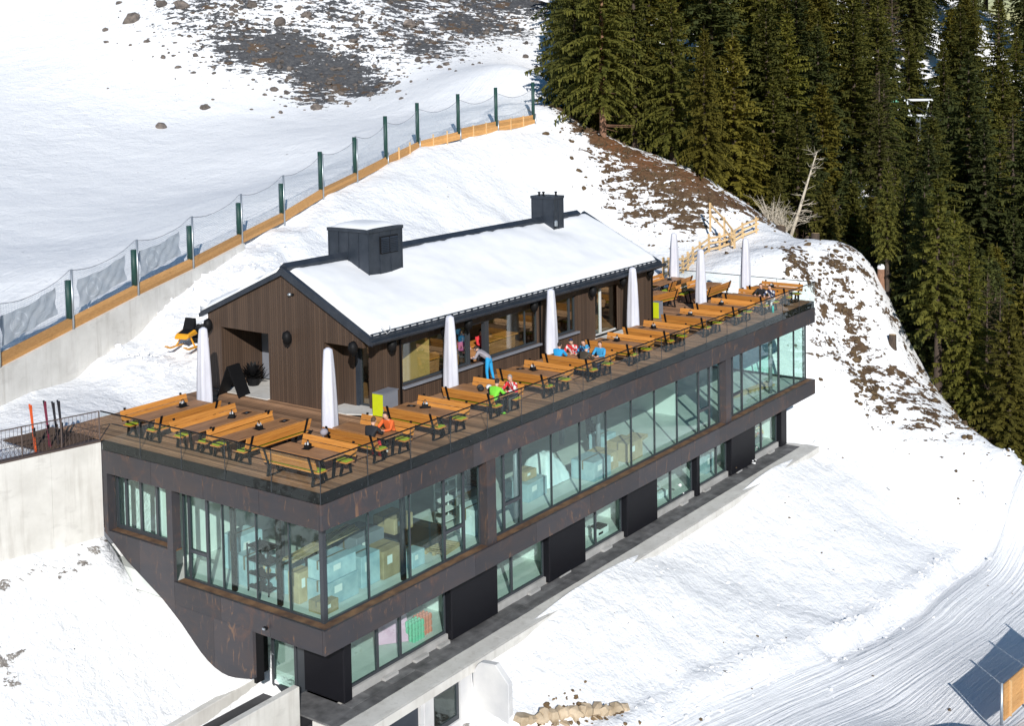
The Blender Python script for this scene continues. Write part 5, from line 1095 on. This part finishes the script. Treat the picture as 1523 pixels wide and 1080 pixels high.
for i, (x, y, z) in enumerate(fpts):
    d = Vector((fpts[min(i + 1, len(fpts) - 1)][0] - fpts[max(i - 1, 0)][0], fpts[min(i + 1, len(fpts) - 1)][1] - fpts[max(i - 1, 0)][1], 0)).normalized(); nn = Vector((d.y, -d.x, 0)); P = Vector((x, y, 0)) + nn * .22
    hgt = 2.55 if i < 10 else 3.0
    MB().tube([(P.x, P.y, z - .5), (P.x, P.y, z + (hgt if i < 10 else .8))], .05, 8).build("fence_post", 'galv', nf, True)
    Q = P - d * .12 - nn * .10
    MB().tube([(Q.x, Q.y, z + (.5 if i < 10 else .4)), (Q.x, Q.y, z + (2.1 if i < 8 else hgt + .1))], .13, 10).build("post_padding", 'greenpad', nf, True)
for i, ((xa, ya, za), (xb, yb, zb_)) in enumerate(zip(fpts[:-1], fpts[1:])):
    a = Vector((xa, ya, za)); b = Vector((xb, yb, zb_)); d = (b - a); nn = Vector((d.y, -d.x, 0)).normalized(); a += nn * .16; b += nn * .16
    nb = 3 if i < 12 else 4
    for k in range(nb):
        o_ = Vector((0, 0, .09 + k * .185)); MB().bar(a + o_, b + o_, .05, .178).build("timber_board", 'fencewood', nf)
    if i >= 10:
        for s in (.33, .67): q = a + d * s - nn * -.05; MB().bar(q + Vector((0, 0, -.1)), q + Vector((0, 0, .8)), .12, .03, up=(d.x, d.y, 0)).build("board_batten", 'rawwood', nf)
    # the net sags between the posts
    n = 10; V = []; F = []; UV = []
    for j in range(n + 1):
        s = j / n; p = a + d * s - nn * .05; top = 2.5 - .34 * math.sin(PI * s) if i < 9 else 2.7 - .5 * math.sin(PI * s)
        for k in range(4): V.append(p + Vector((0, 0, .5 + (top - .5) * k / 3)) + nn * .05 * math.sin(k * 2 + j)); UV.append((s * d.length, .5 + (top - .5) * k / 3))
    for j in range(n):
        for k in range(3): F.append((j * 4 + k, (j + 1) * 4 + k, (j + 1) * 4 + k + 1, j * 4 + k + 1))
    o = MB().add(V, F).build("safety_net", 'net', nf); uv = o.data.uv_layers.new(name="UV")
    for lp in o.data.loops: uv.data[lp.index].uv = UV[lp.vertex_index]
    tp = [V[j * 4 + 3] for j in range(n + 1)]; MB().tube(tp, .014, 4).build("top_cable", 'greybox', nf)
MARK = M_plain('faded_print', (.66, .70, .75), .8)
for i, (s0, s1) in ((2, (.10, .84)), (3, (.16, .88)), (4, (.12, .84))):
    a, b = Vector(fpts[i]), Vector(fpts[i + 1]); d = b - a; nn = Vector((d.y, -d.x, 0)).normalized(); n, k_ = 16, 8; V = []; rb = random.Random(i)
    for j in range(n + 1):
        for k in range(k_ + 1):
            s = s0 + (s1 - s0) * j / n; t_ = k / k_; z = .80 + 1.12 * t_ - .14 * math.sin(PI * j / n) * t_ - .12 * (1 - j / n) * (1 - t_) + (.1 * j / n)
            V.append(a + d * (s - .015 * t_) + nn * (-.02 + .045 * math.sin(j * .9 + k * .8) + .03 * math.sin(j * 1.7 - k * 1.3)) + Vector((0, 0, z)))
    def surf(u, v):
        q = Vector(V[min(n, max(0, round(u * n))) * (k_ + 1) + min(k_, max(0, round(v * k_)))]); fu, fv = u * n, v * k_; j0, k0 = min(n - 1, int(fu)), min(k_ - 1, int(fv)); a_, b_ = fu - j0, fv - k0
        g = lambda jj, kk: Vector(V[jj * (k_ + 1) + kk])
        return (g(j0, k0) * (1 - a_) + g(j0 + 1, k0) * a_) * (1 - b_) + (g(j0, k0 + 1) * (1 - a_) + g(j0 + 1, k0 + 1) * a_) * b_ + nn * .012
    mk = MB()
    def stroke(p, q, wd, m_=10):
        du, dv_ = q[0] - p[0], q[1] - p[1]; L_ = math.hypot(du * 2.6, dv_); ox, oy = -dv_ / L_ * wd / 2.6, du * 2.6 / L_ * wd; vs = []
        for r_ in range(m_ + 1):
            u, v = p[0] + du * r_ / m_, p[1] + dv_ * r_ / m_; vs += [surf(u - ox, v - oy), surf(u + ox, v + oy)]
        mk.add(vs, [(2 * r_, 2 * r_ + 2, 2 * r_ + 3, 2 * r_ + 1) for r_ in range(m_)])
    ring = [(.32 + .15 * math.cos(q * PI / 12), .5 + .38 * math.sin(q * PI / 12)) for q in range(25)]
    for p, q in zip(ring, ring[1:]): stroke(p, q, .022, 1)
    stroke((.37, .30), (.37, .72), .03); stroke((.36, .5), (.27, .72), .03); stroke((.36, .52), (.27, .30), .03)
    t = tag(MB().add(V, [(j * (k_ + 1) + k, (j + 1) * (k_ + 1) + k, (j + 1) * (k_ + 1) + k + 1, j * (k_ + 1) + k + 1) for j in range(n) for k in range(k_)]).build("fabric_banner", 'banner', None, True), "pale wrinkled banner tied to the net fence, %s" % ("leftmost of three" if i == 2 else "middle of three" if i == 3 else "rightmost of three"), "banner", "pale banners on the net fence")
    mk.build("banner_mark", MARK, t)
# ------------------------------------------------------------ rail fence of raw timber behind the terrace
rf = thing("timber_rail_fence", "curved fence of raw pale timber rails on the snow behind the terrace", "fence")
rx = [(37.6, 9.55), (38.7, 9.8), (39.9, 10.0), (41.2, 10.25), (42.5, 10.6), (43.9, 11.0), (45.3, 11.25), (46.8, 11.4), (48.2, 11.35), (49.3, 11.0), (50.4, 10.75), (51.5, 10.3)]
def railrun(par, pts, hs=(.22, .55, .88), ph=1.12, wd=.11):
    rr_ = random.Random(2); tops = []
    for (x, y) in pts:
        z = gz(x, y); tops.append(Vector((x, y, z))); MB().bar((x, y, z - .3), (x + rr_.uniform(-.04, .04), y + .02, z + ph + rr_.uniform(-.06, .06)), wd, wd, up=(1, 0, 0)).build("fence_post", 'rawwood', par)
    for a, b in zip(tops, tops[1:]):
        for h_ in hs:
            e = (b - a) * .10; j = Vector((0, -.07, rr_.uniform(-.05, .05))); MB().bar(a - e + Vector((0, 0, h_)) + j, b + e + Vector((0, 0, h_)) + j, .045, .13).build("fence_rail", 'rawwood', par)
railrun(rf, rx)
sr = thing("stair_railing", "raw timber stair railing climbing the soil slope above the rail fence", "railing")
sp_ = [Vector((48.45, 10.4, .75)), Vector((49.0, 11.4, 1.5)), Vector((49.5, 12.7, 2.35))]
for q in sp_: MB().bar(q - Vector((0, 0, .8)), q + Vector((0, 0, 1.15)), .11, .11, up=(1, 0, 0)).build("railing_post", 'rawwood', sr)
for a, b in zip(sp_, sp_[1:]):
    for h_ in (.35, 1.0): MB().bar(a + Vector((0, 0, h_)), b + Vector((0, 0, h_)), .06, .13).build("railing_rail", 'rawwood', sr)
# timber barrier in the lower right corner
tb = thing("timber_barrier", "tall timber board barrier with steel posts in the lower right corner casting a long shadow", "barrier")
b0 = Vector((20.86, -14.23, -10.52)); bd = Vector((math.cos(R_(-7.6)), math.sin(R_(-7.6)), 0)); bn_ = Vector((bd.y, -bd.x, 0))
for i in range(4):
    q = b0 + bd * (i * 2.4) - bd * .03; MB().tube([q + Vector((0, 0, -2.6)), q + Vector((0, 0, .06 + .12 * (i > 0)))], .055, 8).build("steel_post", 'galv', tb, True)
rb = random.Random(6)
for i in range(3):
    for k in range(7):
        a = b0 + bd * (i * 2.4 + .04) + bn_ * .06 + Vector((0, 0, -.10 - k * .20)); MB().bar(a, a + bd * 2.32, .05, .192).build("barrier_board", 'fencewood', tb)
    for s in (.5, 1.75): a = b0 + bd * (i * 2.4 + s) + bn_ * .10; MB().bar(a + Vector((0, 0, -1.38)), a, .14, .03, up=tuple(bd)).build("barrier_batten", 'rawwood', tb)

# ------------------------------------------------------------ trees
def spruce(seed, h, r, needle, bare=.08, dens=1.0, sparse=0, mid=1.0):
    rg = random.Random(seed); tr = MB(); tr.tube([(0, 0, -2.5), (0, 0, 0), (rg.uniform(-.1, .1), .05, h * .5), (0, 0, h)], [h * .017 + .05, h * .015 + .04, h * .009 + .03, .015], 7)
    if bare > .04:
        for i in range(14):
            z = rg.uniform(.03, bare + .12) * h; a = rg.random() * 6.28; L = rg.uniform(.4, 1.1) * r * .6; tr.tube([(0, 0, z), (math.cos(a) * L, math.sin(a) * L, z + rg.uniform(-.25, .1))], [.03, .008], 4, cap=False)
    V, F, T = [], [], []
    z = bare * h; 
    while z < h * .985:
        t = (z - bare * h) / (h * (1 - bare)); prof = (1 - t) ** .82 * (min(1, .62 + t * 3.2))
        nb = max(4, int((5 + 5 * (1 - t)) * dens)); a0 = rg.random() * 6.28
        for b in range(nb):
            az = a0 + 2 * PI * (b + rg.uniform(-.3, .3)) / nb; L = r * prof * rg.uniform(.55, 1.25) * (1 if rg.random() > .16 else .5) + .12
            up = rg.uniform(.05, .35) + .55 * t; dr = rg.uniform(.40, .85) * (1 - t * .7); zz = z + rg.uniform(-.15, .15)
            ca, sa = math.cos(az), math.sin(az)
            def P(s): return Vector((ca * L * s, sa * L * s, zz + L * (up * s - dr * s * s)))
            tint0 = rg.random()
            nt_ = max(4, int((4 + L * 4.6) * (1 - sparse)))
            for k in range(nt_):
                s = .05 + .95 * (k + rg.random() * .8) / nt_; p = P(min(1, s)); ax = (P(min(1, s) + .02) - P(min(1, s) - .02)).normalized()
                for sd in (-1, 1):
                    lat = Vector((-sa, ca, 0)) * sd; ln = (.22 + .30 * L * .32 * (1.15 - s)) * rg.uniform(.7, 1.3)
                    dv_ = (ax * rg.uniform(.5, .95) + lat * rg.uniform(.55, 1.0) + Vector((0, 0, rg.uniform(-.55, .05)))).normalized()
                    w_ = (dv_.cross(Vector((0, 0, 1)))).normalized() * ln * (.30 if not sparse else .05) + Vector((0, 0, rg.uniform(-.05, .05)))
                    o = len(V); V += [p, p + dv_ * ln * .45 + w_, p + dv_ * ln, p + dv_ * ln * .45 - w_]; F.append((o, o + 1, o + 2, o + 3)); tv = min(1, max(0, .5 * tint0 + .5 * rg.random())); T += [tv] * 4
                if not sparse and rg.random() < .95:
                    ln = rg.uniform(.2, .5) * (.6 + L * .15); o = len(V); w_ = ax * .10 + Vector((-sa, ca, 0)) * rg.uniform(-.1, .1); V += [p - w_, p + w_, p + w_ * .3 + Vector((0, 0, -ln)), p - w_ * .3 + Vector((0, 0, -ln))]; F.append((o, o + 1, o + 2, o + 3)); T += [tint0 * .6] * 4
            e = P(1.0); ax = (P(1.0) - P(.9)).normalized(); o = len(V); w_ = Vector((-sa, ca, 0)) * .07; V += [e - ax * .25 - w_, e - ax * .25 + w_, e + ax * .18]; F.append((o, o + 1, o + 2)); T += [.9] * 3
        z += h * (.020 + .010 * (1 - t)) * (1 if not sparse else 1.2) * mid
    o = len(V); V += [Vector((-.05, 0, h - .5)), Vector((.05, 0, h - .5)), Vector((0, 0, h + .35))]; F.append((o, o + 1, o + 2)); T += [.9] * 3
    me = bpy.data.meshes.new("crown"); me.from_pydata([tuple(v) for v in V], [], F); me.attributes.new("tint", 'FLOAT', 'POINT').data.foreach_set("value", T)
    me.materials.append(MT[needle]); me.update()
    return tr.mesh("trunk", 'bark', True), me, h
TV = dict(big=spruce(1, 17, 3.4, 'needle'), big2=spruce(2, 19, 3.1, 'needle', .10), dark=spruce(3, 18, 3.3, 'needle_d'), dark2=spruce(4, 15, 2.9, 'needle_d', .06), olive=spruce(5, 13, 2.5, 'needle_o', .04), thin=spruce(6, 14, 1.9, 'needle', .30), bush=spruce(7, 7, 1.9, 'needle_o', .02),
          larch=spruce(8, 15, 2.3, 'larchtwig', .12, .9, .35), edge=spruce(9, 15, 3.6, 'needle', .15), small=spruce(10, 9, 1.9, 'needle', .05))
def tree(kind, x, y, h, label, group=None, rz=None, cat="tree", name="spruce_tree", wide=1.0, trunk=None):
    tm, cm, h0 = TV[kind]; z = gz(x, y) if gz_ok else 0
    t = thing(name, label, cat, (x, y, z - .1), rz if rz is not None else random.random() * 6.28, group); s = h / h0; t.scale = (s * wide, s * wide, s)
    o = link("trunk", tm, t); link("crown", cm, t)
    if trunk: o.data = tm.copy(); o.data.materials[0] = MT[trunk]
    return t
gz_ok = True
NEAR = [('edge', 53.1, 23.35, 15.5, "large spruce with bare pinkish lower trunk at the top of the brown slope", 'barkred', 1.0), ('olive', 55.5, 16.2, 11.0, "slender olive green spruce standing forward at the foot of the red soil strip", None, .95),
        ('big', 56.8, 19.6, 14.5, "bushy spruce behind the slender olive one at the slope edge", None, 1.0), ('big2', 57.0, 22.9, 17, "tall spruce right behind the one with the pink trunk", None, 1.05), ('edge', 55.9, 27.6, 15, "leftmost spruce of the wood, casting blue shadow on the piste", None, 1.0), ('dark2', 55.6, 25.6, 13, "dark spruce tucked between the leftmost one and the pink trunked one", None, 1.0),
        ('thin', 53.75, 2.1, 9.0, "thin spruce with bare lower stem beside the snow capped stump", None, .9), ('thin', 51.5, -1.9, 13.5, "tall thin spruce with long bare stem at the right slope edge", None, 1.1), ('big', 51.6, -3.8, 12, "full spruce at the right slope edge with brown lower branches", None, 1.0), ('olive', 49.9, -6.6, 10.5, "sunlit olive spruce at the lowest corner of the right wood edge", None, 1.25),
        ('dark', 55.3, 1.5, 11, "dark spruce behind the thin one by the snow capped stump", None, 1.0), ('dark2', 54.0, -.25, 13, "dark dense spruce in the gully beside the tall thin one", None, 1.1), ('dark', 59.5, -2.7, 16.5, "tall dark spruce deeper in the right gully", None, 1.0), ('big', 62.2, .4, 17, "tall mid green spruce above the right gully", None, 1.0),
        ('bush', 61.2, 5.8, 8.5, "broad low spruce behind the stumps on the right ridge", None, 1.0), ('small', 65.2, 5.3, 12, "spruce rising behind the broad low one on the ridge", None, 1.0), ('bush', 61.3, 9.4, 7, "small olive spruce right of the leaning pale trunk", None, 1.0), ('bush', 61, 13.2, 5.5, "low olive spruce left of the leaning pale trunk", None, 1.0), ('small', 64.3, 8.5, 9, "young spruce between ridge stumps and the dead shrub", None, 1.1),
        ('olive', 56.6, -5.7, 15, "big olive spruce at the right edge of the picture", None, 1.1), ('bush', 54.3, 24.6, 2.2, "tiny spruce at the foot of the pink trunked one", None, 1.0)]
for k, x, y, h, lab, tk, wd in NEAR: tree(k, x, y, h, lab, "spruces along the edge of the wood", wide=wd, trunk=tk)
for x, y, h, lab in ((56.4, -1.3, 13, "bare brown larch among the dark spruces right of the gully"), (55.4, -3.8, 12.5, "bare larch with pale stem farthest right in the gully"), (57.5, 3.4, 12, "bare larch behind the snow capped stump"), (53.2, -5.2, 11, "bare brown larch behind the olive spruce at the picture edge")):
    tree('larch', x, y, h, lab, "bare larches", name="larch_tree")
tree('big', 96.5, 14.63, 7.0 - gz(96.5, 14.63), "spruce whose tip ends right below the lift pylon head", "spruces along the edge of the wood")
RIDGE = [(830, 98), (897, 95), (980, 94), (1050, 93), (1150, 90), (1210, 88), (1300, 85), (1330, 80), (1400, 76), (1470, 74), (1523, 72), (1700, 70)]
PL = Vector((121.0, 22.9)); cand = []
rg = random.Random(21); cells = {}
tries = 0; camp = Vector((-27.22, -27.37)); fw2 = Vector((.8123, .5805)); rt2 = Vector((.5806, -.8140))
tooclose = [(q[1], q[2]) for q in NEAR]
while len(cand) < 330 and tries < 30000:
    tries += 1; dep = 97 + 150 * rg.random() ** 1.25; lat = rg.uniform(.02, .44) * dep; u = 787 + 1916 * lat / dep
    rd = np.interp(u, [q[0] for q in RIDGE], [q[1] for q in RIDGE])
    lim = 835 + (dep - 97) * .35
    if u < lim or u > 1640: continue
    x, y = camp + fw2 * dep + rt2 * lat
    if dep < rd + 7: continue
    sp_min = 3.6 if dep < 125 else 4.6 if dep < 170 else 5.8
    if any((x - a) ** 2 + (y - b) ** 2 < sp_min ** 2 for a, b, *_ in cand) or any((x - a) ** 2 + (y - b) ** 2 < 9 for a, b in tooclose): continue
    if 150 > dep > 118 and abs(lat - (dep * (1366 - 787) / 1916)) < 3.2: continue
    cand.append((x, y, dep, u))
cx_, cy_ = np.array([c[0] for c in cand]), np.array([c[1] for c in cand]); czs = ground(cx_, cy_, False)
cand = sorted(((x, y, d, u, z) for (x, y, d, u), z in zip(cand, czs)), key=lambda q: q[2])
KL = {'big': "sunlit green spruce", 'big2': "tall green spruce", 'dark': "dark green spruce", 'dark2': "dark short spruce", 'olive': "olive tinted spruce", 'thin': "narrow spruce", 'larch': "bare brown larch"}
LOWER = {}
for i, (x, y, d, u, z) in enumerate(cand[:285]):
    k = rg.choice(['big', 'big', 'big2', 'big2', 'dark', 'dark2', 'olive', 'thin', 'dark', 'larch' if rg.random() < .8 and u > 1130 else 'big'])
    tm, cm, h0 = TV[k]; h = rg.uniform(11, 21) if d > 115 else rg.uniform(8, 16)
    side = "left" if u < 1060 else "middle" if u < 1290 else "right"
    row = "lower" if d < 122 else "central" if d < 165 else "upper"
    t = thing("larch_tree" if k == 'larch' else "spruce_tree", "%s in the dense wood, %s part, %s rows of the hillside" % (KL[k], side, row), "tree", (x, y, z - .2), rg.random() * 6.28, "%s in the %s %s wood" % (KL[k], row, side)); s = h / h0; t.scale = (s * rg.uniform(1.05, 1.45), s * rg.uniform(1.05, 1.45), s)
    link("trunk", tm, t); link("crown", cm, t)
    if row == 'lower': LOWER.setdefault((KL[k], side), []).append((u, t))
for (kn, side), L in LOWER.items():
    if len(L) > 1:
        for q, (u, t) in zip(ORD, sorted(L, key=lambda v: v[0])): t['label'] = "%s, %s from the left of its kind in the lower %s wood" % (kn, q, side)
# dead leaning trunk and bare shrubs
def bare_tree(name, lab, cat, x, y, base, tip, r0, mat, tw, n, seed, spread=1.2, L0=1.5):
    t = thing(name, lab, cat, (x, y, gz(x, y) - .1)); rg_ = random.Random(seed); b = Vector(base); e = Vector(tip)
    MB().tube([b, b.lerp(e, .35) + Vector((.08, 0, 0)), b.lerp(e, .7), e], [r0, r0 * .8, r0 * .5, r0 * .2], 7).build("trunk", mat, t, True)
    m = MB()
    for i in range(n):
        s = rg_.uniform(.15, .98); p = b.lerp(e, s); a = rg_.random() * 6.28; L = L0 * rg_.uniform(.4, 1) * (1.15 - s * .6); d = Vector((math.cos(a), math.sin(a), rg_.uniform(-.1, .7))) * L
        m.tube([p, p + d * .5 + Vector((0, 0, .1)), p + d], [.03, .02, .008], 3, cap=False)
        for k in range(5): q = p + d * rg_.uniform(.3, 1); f = d * .3 + Vector((rg_.uniform(-1, 1), rg_.uniform(-1, 1), rg_.uniform(-.3, .8))) * .45 * spread; m.tube([q, q + f], [.014, .005], 3, cap=False)
    tag(m.build("branches", tw, t), kind='stuff'); return t
bare_tree("dead_tree", "pale leaning dead trunk with few bare branches before the dark wood", "tree", 59.7, 11.7, (0, 0, 0), (1.6, -1.6, 6.8), .16, 'birch', 'birch', 26, 1, 1, 1.4)
for i, (x, y, h, lab) in enumerate(((59.0, 12.6, 3.0, "tangle of pale bare shrub stems left of the leaning trunk"), (58.6, 11.5, 2.2, "low bare shrub at the foot of the leaning trunk"), (62.5, 12.2, 4.5, "bare shrub behind the leaning trunk"))):
    t = thing("bare_shrub", lab, "shrub", (x, y, gz(x, y) - .1), 0, "bare shrubs on the ridge"); rg_ = random.Random(40 + i); m = MB()
    for k in range(26):
        a = rg_.random() * 6.28; d = Vector((math.cos(a) * rg_.uniform(.2, .8), math.sin(a) * rg_.uniform(.2, .8), 1)) * h * rg_.uniform(.5, 1); m.tube([(0, 0, 0), d * .5 + Vector((rg_.uniform(-.2, .2), 0, .1)), d], [.035, .022, .006], 4, cap=False)
        for _ in range(6): q = d * rg_.uniform(.3, .95); m.tube([q, q + Vector((rg_.uniform(-1, 1), rg_.uniform(-1, 1), rg_.uniform(0, 1))) * .5], [.012, .004], 3, cap=False)
    tag(m.build("stems", 'birch' if i < 2 else 'twig', t), kind='stuff')
for i, (x, y, h, lab) in enumerate(((70.0, 13.6, 8.5, "reddish bare birch before the wood right of the leaning trunk"), (71.5, 12.0, 7, "second reddish bare birch, lower and farther right"))):
    bare_tree("bare_birch", lab, "tree", x, y, (0, 0, -1), (.3, .2, h), .12, 'twig', 'redtwig', 220, 60 + i, 1.6, 2.2)
# stumps
for x, y, h, r, tilt, cap, lab in ((54.21, 7.29, .75, .30, .15, 0, "grey tree stump on the ridge, upright one of the pair"), (54.75, 10.07, .42, .36, .3, 0, "wide cut stump with snow near the rail fence end"), (53.86, 2.54, 1.15, .26, .0, 1, "tall stump with a thick cap of snow at the wood edge"), (54.4, 7.9, .5, .25, .5, 0, "small tilted stump behind the upright one"), (49.18, .14, .8, .24, .1, 0, "reddish broken stump on the right slope edge")):
    t = thing("tree_stump", lab, "stump", (x, y, gz(x, y) - .15), 0, "tree stumps along the ridge"); t.rotation_euler = (0, tilt, 0); MB().tube([(0, 0, -.3), (0, 0, .1), (0, 0, h)], [r * 1.35, r * 1.05, r * .92], 12).build("stump_wood", 'bark' if not cap else 'barkred', t)
    if cap: MB().ball((0, 0, h + .06), (r * 1.05, r * 1.05, .22), 12, 6).build("snow_cap", 'snow_cap', t, True)
    else: MB().tube([(0, 0, h), (0, 0, h + .012)], r * .88, 12).build("cut_face", 'rawwood', t)
cb = thing("marker_stone", "pale grey boundary stone standing in the snow behind the hut roof", "stone", (42.6, 18.6, gz(42.6, 18.6))); MB().box(-.28, -.22, -.5, .28, .22, .75).build("stone_block", 'concrete2', cb, bevel=.08)
# chairlift
py = thing("lift_pylon", "white chairlift pylon head with crossbeam above the treetops", "pylon", (121.0, 22.9, 0))
gzp = gz(121, 22.9); MB().tube([(0, 0, gzp - 1), (0, 0, 6.2)], [.35, .28], 10).build("mast", 'galv', py, True)
MT['whitesteel'] = M_plain("white_steel", (.72, .75, .78), .4)
ax = Vector((.575, -.818, 0)); m = MB(); m.bar(-ax * 1.7 + Vector((0, 0, 8.2)), ax * 1.7 + Vector((0, 0, 8.2)), .24, .24); m.build("crossbeam", 'whitesteel', py)
m = MB(); m.bar(-ax * 1.3 + Vector((0, 0, 8.1)), -ax * .9 + Vector((0, 0, 6.5)), .14, .14); m.bar(ax * 1.3 + Vector((0, 0, 8.1)), ax * .9 + Vector((0, 0, 6.5)), .14, .14); m.build("braces", 'whitesteel', py)
m = MB(); m.bar(-ax * 1.3 + Vector((0, 0, 6.4)), ax * 1.5 + Vector((0, 0, 6.4)), .3, .2); m.bar(Vector((0, 0, 6.4)), ax * 1.9 + Vector((.8, 0, 5.6)), .12, .12); m.build("service_platform", 'whitesteel', py)
lc = thing("lift_cable", "thin dark chairlift cable running between the trees", "cable"); MB().tube([(119.4, 25.4, 11.6), (120.3, 24.1, 8.1), (124.0, 17.0, 3.4)], .05, 5).build("cable_strand", 'frame', lc)
ch = thing("lift_chair", "chairlift chair with green seat hanging left of the pylon head", "chairlift", (119.3, 25.5, 8.4)); MB().tube([(0, 0, 3.1), (0, 0, .6), (.3, .2, .2)], .07, 6).build("hanger", 'whitesteel', ch); MB().box(-.3, -.8, -.5, .3, .8, .1).build("seat", 'green', ch, bevel=.05); MB().box(-.35, -.85, .1, -.2, .85, .8).build("backrest", 'frame', ch)

# ------------------------------------------------------------ stones and clods lying on the ground
rb = random.Random(17)
BL = [(53.2, 77.7, 1.3), (56.3, 77, 1.0), (56.8, 74.5, 1.2), (61.5, 69.6, .9), (61.6, 65.9, 1.1), (64.6, 65.2, .9), (76.3, 62.7, 1.5), (80.3, 60.5, 1.1), (87.1, 57.9, 1.7), (46.9, 59.9, .7), (41.4, 58.9, .8), (53.2, 52.8, .8), (72., 58.1, 1.2)]
for i, (x, y, r) in enumerate(BL):
    tag(MB().rock((x, y, gz(x, y) + r * .1), (r * .7, r * .65, r * .5), rb, 9).build("boulder", 'rockgrey', None, False), "brown grey boulder on the snowy hill, %s from the left edge among its kind" % ORD[[q[0] for q in sorted([(j, (Vector((b[0] + 27.2, b[1] + 27.4)).dot(rt2) / Vector((b[0] + 27.2, b[1] + 27.4)).dot(fw2))) for j, b in enumerate(BL)], key=lambda q: q[1])].index(i)], "boulder", "boulders on the snowy hill")
def scatter(zones, n, rmin, rmax, name, mat, seed, thr, grow=1.6):
    rg_ = np.random.default_rng(seed); pts = []
    zs = np.array(zones); k = rg_.integers(0, len(zs), n * 3); a = rg_.normal(0, .62, (n * 3, 2)) * grow
    P = zs[k, :2] + a * zs[k, 2:3]; nz = fbm(P[:, 0] * .6, P[:, 1] * .6, 3, 77); P = P[nz > thr][:n]; Z = ground(P[:, 0], P[:, 1]); m = MB(); rr2 = random.Random(seed)
    for (x, y), z in zip(P, Z): r = rmin + (rmax - rmin) * rr2.random() ** 2.2; m.rock((x, y, z + r * .15), (r, r * rr2.uniform(.5, .9), r * rr2.uniform(.35, .7)), rr2, 5)
    tag(m.build(name, mat), kind='stuff')
scatter(ROCK, 1000, .10, .45, "scree_stones", 'rockgrey', 3, -.25, 1.3)
scatter(SOIL[:16] + SOIL[24:26], 800, .05, .22, "soil_clods", 'clod', 4, -.3, 1.2)
scatter(SOIL[12:24] + SOIL[26:28] + [(48.5, 4.5, 2.5, 1), (47.0, 0, 2.5, 1), (46, -3.0, 2, 1)], 330, .07, .32, "turf_clods", 'clod', 5, -.05, 1.6)
scatter([(38, -4, 7, 1), (25, -5, 6, 1), (18, -6, 5, 1), (30, -8, 8, 1), (44, -4, 3, 1)], 60, .03, .10, "loose_stones", 'clod', 6, .1, 1.0)
scatter([(10.5, 19.0, 2.2, 1), (13, 19.4, 2.4, 1), (8, 17.6, 2, 1), (16, 20.3, 2, 1)], 260, .05, .26, "snow_clods", 'snow_cap', 7, -.3, 1.0)
scatter([(x, float(road_y(x)) + .1, .8, 1) for x in range(12, 50, 2)], 420, .04, .16, "ploughed_snow_lumps", 'snow_cap', 8, -.3, 1.0)
scatter([(34, -2, 5, 1), (26, -3, 4, 1), (20, -3, 4, 1), (42, -2, 4, 1)], 200, .03, .14, "rolled_snow_lumps", 'snow_cap', 9, -.1, 1.0)
scatter([(8.6, -2.3, .9, 1), (9.6, -2.9, .8, 1), (10.4, -3.4, .7, 1)], 90, .05, .16, "turf_on_wall", 'clod', 10, -.4, .8)
